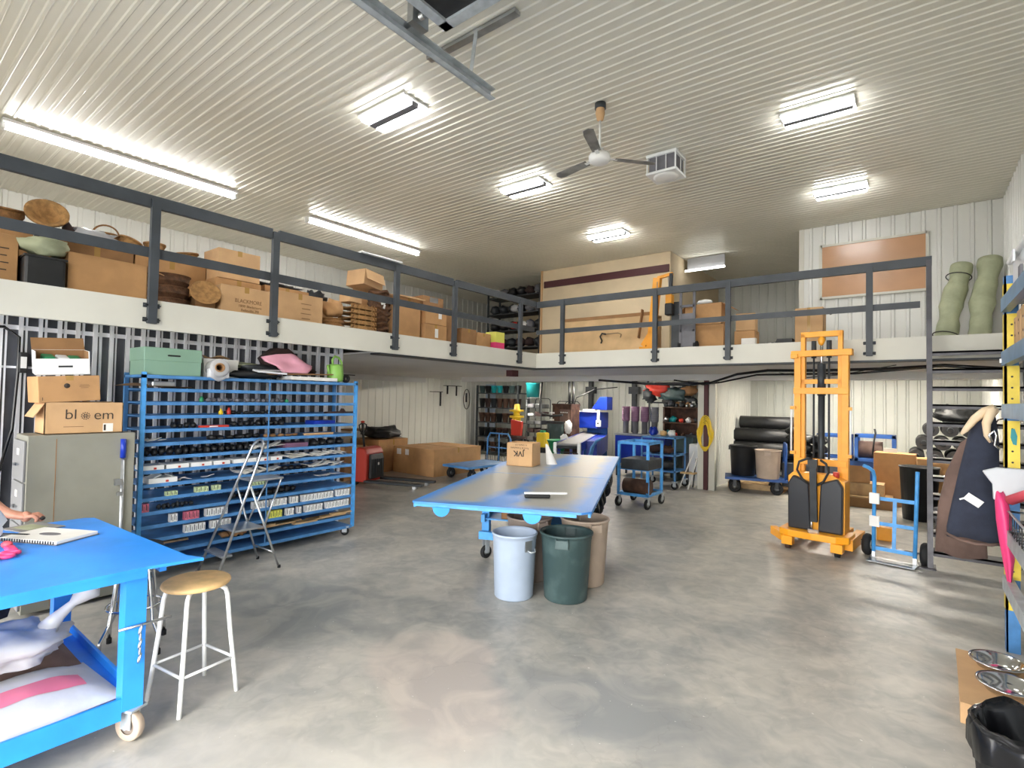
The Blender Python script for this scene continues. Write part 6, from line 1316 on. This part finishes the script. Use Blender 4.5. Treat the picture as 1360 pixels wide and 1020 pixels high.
# things on the floor right
small('green_film', MB().sheet(lambda u, v: (-.0+.45*u+.03*math.sin(9*v), -.6+1.1*v, .004+.03*abs(math.sin(7*u+3*v))*math.sin(PI*u)*math.sin(PI*v)), 14, 20, .002), 'pale_green', 'thin pale green plastic sheet crumpled on the floor by the rack', 'plastic sheet', (.36, 4.55, .004)) if M('pale_green', '#c3d3bd', .5, 0, alpha=.75) else 0
t = thing('cardboard_box', 'low tan carton holding two steel bowls at the right edge of the floor', 'box', (.41, 4.26, 0), R_(-2)); MB().box((-.20,-.38,0),(.26,.40,.115)).build('body', 'cardboard_light', t, bevel=.006)
MB().prism([(-.20,-.40),(.26,-.40),(.26,.43),(-.21,.43)], .116, .124).build('top_sheet', 'cardboard_light', t)
for i, (x, y, l, tl) in enumerate(((.405,4.46,'shiny steel bowl lying farther back in the tan carton',2),(.415,4.13,'shiny steel bowl lying nearer in the tan carton',2))):
    t = thing('steel_bowl', l, 'bowl', (x, y, .126), 0, None, (R_(tl),0,0)); MB().lathe([(0,0),(.07,.0),(.10,.02),(.125,.06),(.14,.062),(.14,.066),(.12,.066),(.095,.025),(.065,.008),(0,.008)], n=44).build('body', 'chrome', t)
t = thing('waste_bin', 'black bin lined with a shiny black bag in the right foreground', 'bin', (.39, 3.04, 0))
MB().lathe([(0,0),(.17,0),(.20,.40),(.205,.40),(.205,.42),(.19,.42),(.16,.02),(0,.02)], n=36).build('body', 'rubber', t)
bg = []
n = 48
pr = [(.208,.30),(.214,.41),(.20,.455),(.18,.43),(.14,.30),(.08,.2),(0,.17)]
vs = [((r+.008*math.sin(7*2*PI*j/n+k)+.006*math.sin(17*2*PI*j/n))*math.cos(2*PI*j/n) if r else 0, (r+.008*math.sin(7*2*PI*j/n+k))*math.sin(2*PI*j/n) if r else 0, z+.02*math.sin(5*2*PI*j/n+k*2)*(r > .1)) for k, (r, z) in enumerate(pr) for j in range(n)]
MB().add(vs, [(i*n+j,i*n+(j+1) % n,(i+1)*n+(j+1) % n,(i+1)*n+j) for i in range(len(pr)-1) for j in range(n)], True).build('bag_liner', 'black_gloss', t)
small('white_bag', MB().blob((0,0,.17), (.10,.10,.18), 18, 10, .2, 2.5, 5, flat=.16), 'film', 'translucent white bag standing right of the black bin', 'bag', (.56, 2.88, 0))
# blue handles on floor by the stair
small('blue_brush', MB().bar((-.06,0,.04),(.06,.02,.10), .01).bar((-.05,.02,.10),(.05,-.02,.03), .01).bar((0,0,.0),(.0,.0,.13), .01).bar((-.07,0,.07),(.07,0,.07), .01), 'machine_blue', 'small blue star shaped brush by the stair foot', 'brush', (.26, 7.44, .183))

# ================================================================ on and under the near blue table
ZT2 = .8715
t = thing('sketch_book', 'open white book with a sketch lying on the blue table', 'book', (-4.07, .83, ZT2), R_(28))
MB().box((-.20,-.13,0),(.20,.13,.004)).build('cover', 'pot_grey', t); MB().box((-.195,-.125,.004),(.195,.125,.022)).build('pages', 'paper', t, bevel=.003)
MB().prism([(.0+.07*math.cos(a),.0+.03*math.sin(a)) for a in [2*PI*i/14 for i in range(14)]], .0222, .0228).build('printed_picture', 'pot_grey', t)
bd = MB()
for k in range(22): bd.cyl((-.19+.0175*k,-.128,.004),(-.19+.0175*k,-.128,.02), .003, n=6)
bd.build('spiral', 'dark_metal', t)
t = thing('magazine', 'grey green magazine lying behind the open book', 'magazine', (-4.42, .82, ZT2), R_(20)); MB().box((-.13,-.10,0),(.13,.10,.006)).build('cover', 'file_front', t); MB().box((-.10,-.06,.0061),(.06,.05,.0068)).build('printed_picture', 'green_fabric', t)
t = thing('marker_pen', 'black marker lying between magazine and open book', 'pen', (-4.22, .69, ZT2+.014), R_(35)); MB().cyl((-.10,0,0),(.10,0,0), .013, n=14).cyl((.10,0,0),(.15,0,0), .004, n=10).build('barrel', 'black', t)
t = thing('scissors', 'pair of hot pink handled snips near the table edge', 'scissors', (-3.76, .60, ZT2+.012), R_(60))
MB().tube([(.0+.035*math.cos(a),.03+.025*math.sin(a),0) for a in [2*PI*i/16 for i in range(16)]], .010, 8, closed=True).build('handle', 'hot_pink', t)
MB().tube([(.0+.035*math.cos(a),-.03+.025*math.sin(a),0) for a in [2*PI*i/16 for i in range(16)]], .010, 8, closed=True).build('handle', 'hot_pink', t)
MB().bar((-.03,0,0),(-.16,-.02,0), .02, .004).bar((-.03,0,0.004),(-.16,.02,.004), .02, .004).build('blade', 'steel', t)
small('pink_clip', MB().cbox((0,0,.012),(.10,.045,.024)), 'hot_pink', 'hot pink clip behind the snips on the blue table', 'clip', (-3.88, .63, ZT2), bevel=.01)
small('orange_clip', MB().blob((0,0,.018),(.03,.025,.02), 12, 8, .1), 'coral', 'small coral clip next to the white bag on the table', 'clip', (-3.98, .63, ZT2))
t = thing('teal_box_cutter', 'teal blue tool lying at the table edge left of the snips', 'tool', (-3.72, .50, ZT2)); MB().cbox((0,0,.012),(.12,.05,.024),(0,0,.8)).build('body', 'teal', t, bevel=.008)
small('white_bag', MB().blob((0,0,.14), (.12,.11,.15), 22, 14, .16, 3, 7, flat=.13), 'film_white', 'crumpled white plastic bag standing on the blue table', 'bag', (-4.06, .51, ZT2)) if M('film_white', '#eef0f2', .3, 0, trans=.2, alpha=.85) else 0
# under the table
t = thing('soil_bag', 'flat white bag with a pink band on the lower shelf of the blue table', 'sack', (-3.42, .45, .192), R_(4))
n1, n2 = 24, 16
def sb(u, v):
    x = (u-.5)*.56; y = (v-.5)*1.0; e = (1-abs(2*u-1)**3)*(1-abs(2*v-1)**4); return (x, y, .02+.11*e+.012*noise.noise(Vector((x*9,y*9,1)))*e)
MB().sheet(sb, n1, n2).sheet(lambda u, v: (sb(u,v)[0], sb(u,v)[1], .004), n1, n2).build('body', 'sack_white', t) if M('sack_white', '#c4c5c9', .45, 0, var=.06, vs=7, bump=.3, bs=9) else 0
MB().sheet(lambda u, v: tuple(a+b for a, b in zip(sb(.55+.22*u, .12+.76*v), (0,0,.004))), 8, 20).build('pink_band', 'pk_pink', t)
t = thing('brown_bag', 'grey brown bag lying behind the white one under the blue table', 'sack', (-3.92, .42, .192)); MB().sheet(lambda u, v: ((u-.5)*.40,(v-.5)*1.0, .02+.20*(1-abs(2*u-1)**2.5)*(1-abs(2*v-1)**3)), 16, 16).sheet(lambda u, v: ((u-.5)*.40,(v-.5)*1.0,.004), 16, 16).build('body', 'brown_fabric', t)
small('white_sack', MB().blob((0,0,.14), (.20,.30,.11), 30, 16, .17, 2.6, 12, flat=.10), 'sack_white', 'crumpled white sack tied at the neck under the blue table', 'sack', (-3.62, .52, .31))
small('white_sack_neck', MB().tube([(0,0,0),(.02,.04,.06),(.0,.10,.10),(.03,.16,.16),(.02,.20,.24)], [.05,.03,.02,.06,.015], 12), 'sack_white', 'twisted upright neck of a white sack behind the table leg', 'sack', (-3.60, .74, .50))
bpy.data.objects['white_sack_neck'].name = 'tied_white_bag'
small('navy_cloth_heap', MB().blob((0,0,.22), (.22,.40,.22), 24, 12, .25, 2, 5, flat=.20), 'navy_cloth', 'dark navy cloth heap at the left under the blue table', 'cloth', (-4.28, .30, .192))

# ================================================================ person at the table (left edge)
PXX, PYY = -5.02, .22
t = thing('person', 'person in a dark shirt and jeans leaning over the far side of the blue table', 'person', (0,0,0))
def skin(name, verts, edges, radii, mat, parent, root=0, sub=2):
    me = bpy.data.meshes.new(name); me.from_pydata(verts, edges, []); me.update(); o = bpy.data.objects.new(name, me); C.objects.link(o)
    m = o.modifiers.new('k','SKIN'); m.use_smooth_shade = True; lay = me.skin_vertices[0].data
    for i, r in enumerate(radii): lay[i].radius = (r, r) if not isinstance(r, tuple) else r
    lay[root].use_root = True; s = o.modifiers.new('u','SUBSURF'); s.levels = sub; s.render_levels = sub
    me.materials.append(M(mat)); o.parent = parent; return o
hipc = Vector((PXX,PYY,.93)); ch = Vector((PXX+.10,PYY+.04,1.32)); 
# arm on the table: shoulder, elbow, wrist
sh = Vector((PXX+.12,PYY+.22,1.38)); el = Vector((-4.88,.50,1.19)); wr_ = Vector((-4.755,.73,.930)); pm = Vector((-4.74,.76,.915)); pmB = Vector((-4.70,.83,.900))
sh2 = Vector((PXX+.12,PYY-.18,1.38)); el2 = Vector((PXX+.22,PYY-.30,1.10)); wr2 = Vector((-4.62,PYY-.22,.93)); pm2 = Vector((-4.56,PYY-.20,.915))
V = [hipc, Vector((PXX+.04,PYY,1.10)), ch, Vector((PXX+.14,PYY+.03,1.44)), Vector((PXX+.18,PYY+.05,1.52)),  # 0-4 hips..neck
     sh, el, wr_, pm, sh2, el2, wr2, pm2,
     Vector((PXX,PYY+.10,.88)), Vector((PXX+.03,PYY+.12,.48)), Vector((PXX-.02,PYY+.12,.08)), Vector((PXX+.12,PYY+.13,.04)),
     Vector((PXX,PYY-.10,.88)), Vector((PXX+.03,PYY-.12,.48)), Vector((PXX-.02,PYY-.12,.08)), Vector((PXX+.12,PYY-.13,.04)),
     Vector((PXX+.22,PYY+.06,1.60)), Vector((PXX+.25,PYY+.07,1.68)), Vector((PXX+.25,PYY+.07,1.74)),
     (el*.45+wr_*.55), pmB, Vector((-4.51,PYY-.195,.905))]
E_ = [(0,1),(1,2),(2,3),(3,4),(2,5),(5,6),(6,24),(2,9),(9,10),(10,11),(0,13),(13,14),(14,15),(15,16),(0,17),(17,18),(18,19),(19,20),(4,21),(21,22),(22,23)]
rad = [.15,.145,.16,.075,.058,.068,.060,.020,(.02,.02),.065,.05,.034,(.042,.024),.095,.062,.045,.04,.095,.062,.045,.04,.078,.092,.06,.054,(.050,.034),(.046,.030)]
fingers = []
def hand(base_i, d, side, up=Vector((0,0,1)), curl=1.0):
    b = V[base_i]; d = d.normalized(); s = d.cross(up).normalized()*side
    for k, (off, ln) in enumerate(((-.030,.072),(-.010,.082),(.010,.078),(.029,.060))):
        p0 = b + s*off*1.1 + d*.0; p1 = p0 + d*(ln*.42+.022) + up*.010; p2 = p1 + d*ln*.34 - up*.018*curl; p3 = p2 + d*ln*.14 - up*.020*curl - d*.012*(curl > .5)
        fingers.append((p0,p1,p2,p3,(.013,.0125,.0115,.010)))
    p0 = b - s*.030 - d*.01; p1 = p0 - s*.022 + d*.030; p2 = p1 + d*.028 + s*.008; p3 = p2 + d*.018 + s*.008; fingers.append((p0,p1,p2,p3,(.015,.014,.0125,.011)))
hand(25, Vector((.50,1,-.05)), 1); hand(26, Vector((1,.1,0)), 1)
n0 = len(V)
body = skin('body', [tuple(v) for v in V], E_, rad, 'skin', t)
def loft(path, wh):
    n = 20; vs = []; m = len(path)
    for i, (p, (w, h)) in enumerate(zip(path, wh)):
        a = path[max(i-1,0)]; b = path[min(i+1,m-1)]; d = (b-a).normalized(); s = d.cross(Vector((0,0,1))).normalized(); u_ = s.cross(d)
        for j in range(n):
            q = 2*PI*j/n; vs.append(p+s*w*math.cos(q)+u_*h*math.sin(q))
    fs = [(i*n+j,i*n+(j+1) % n,(i+1)*n+(j+1) % n,(i+1)*n+j) for i in range(m-1) for j in range(n)]+[tuple(range(n))[::-1], tuple((m-1)*n+j for j in range(n))]
    return MB().add(vs, fs, True)
HB = []
for e0, w0, pe, dd in ((el, wr_, pmB, Vector((.50,1,-.05)).normalized()), (el2, wr2, V[26], Vector((1,.1,0)).normalized())):
    f0 = e0*.9+w0*.1
    HB.append(loft([e0, f0, e0*.5+w0*.5, w0, w0*.55+pe*.45, pe, pe+dd*.018], [(.058,.056),(.062,.060),(.054,.050),(.036,.032),(.041,.027),(.048,.024),(.043,.016)]))
for hnd in HB:
    o = hnd.build('forearm', 'skin', body); k = o.modifiers.new('u','SUBSURF'); k.levels = 1; k.render_levels = 1
for i, (a, b_, c, d, rr) in enumerate(fingers):
    r0 = rr[0]*.98; e_ = d+(d-c).normalized()*.006
    f = MB().tube([a, a*.5+b_*.5, b_, b_*.5+c*.5, c, d, e_], [r0, r0, r0*1.02, r0*.95, r0*.95, r0*.85, r0*.35], 12).build('finger', 'skin', body)
# head features, hair, clothes
hc = Vector((PXX+.265,PYY+.075,1.68))
MB().blob(hc, (.088,.078,.115), 24, 16, 0).blob(hc+Vector((.092,0,-.01)), (.02,.014,.022), 10, 8, 0).blob(hc+Vector((.0,.080,-.005)), (.018,.01,.028), 10, 8, 0).blob(hc+Vector((.0,-.080,-.005)), (.018,.01,.028), 10, 8, 0).build('face', 'skin', body)
for s_ in (-1,1): MB().blob(hc+Vector((.079,s_*.03,.015)), (.010,.013,.008), 10, 8, 0).build('eye', 'white', body)
MB().blob(hc+Vector((.080,0,-.055)), (.010,.024,.006), 10, 8, 0).build('mouth', 'pk_pink', body)
MB().blob(hc+Vector((-.02,0,.03)), (.09,.086,.10), 20, 14, .05).build('hair', 'brown_cloth', t)
def ring(o, pts, rad_, mat, nm, par): return MB().tube(pts, rad_, 24).build(nm, mat, par)
MB().lathe([(.17,-.12),(.175,.0),(.178,.16),(.20,.34),(.19,.46),(.12,.53),(.07,.55)], (PXX+.06,PYY+.02,.90), 36).tube([sh+Vector((-.04,-.03,.0)), (sh+el)/2], [.085,.072], 20, False).tube([sh2+Vector((-.04,.03,0)), (sh2+el2)/2], [.085,.072], 20, False).build('shirt', 'navy_cloth', t)
for s_ in (1,-1): MB().tube([(PXX,PYY+s_*.09,.95),(PXX+.03,PYY+s_*.12,.50),(PXX-.02,PYY+s_*.12,.09)], [.125,.09,.075], 20, False).build('trouser_leg', 'dark_blue', t); MB().blob((PXX+.05,PYY+s_*.125,.05), (.15,.055,.055), 18, 10, 0, flat=.045).build('shoe', 'black', t)
t = thing('computer_mouse', 'small black object under the resting hand on the table', 'mouse', (-4.65, .905, ZT2)); MB().blob((0,0,.014),(.022,.016,.013), 14, 8, 0, flat=.010).build('body', 'black', t)
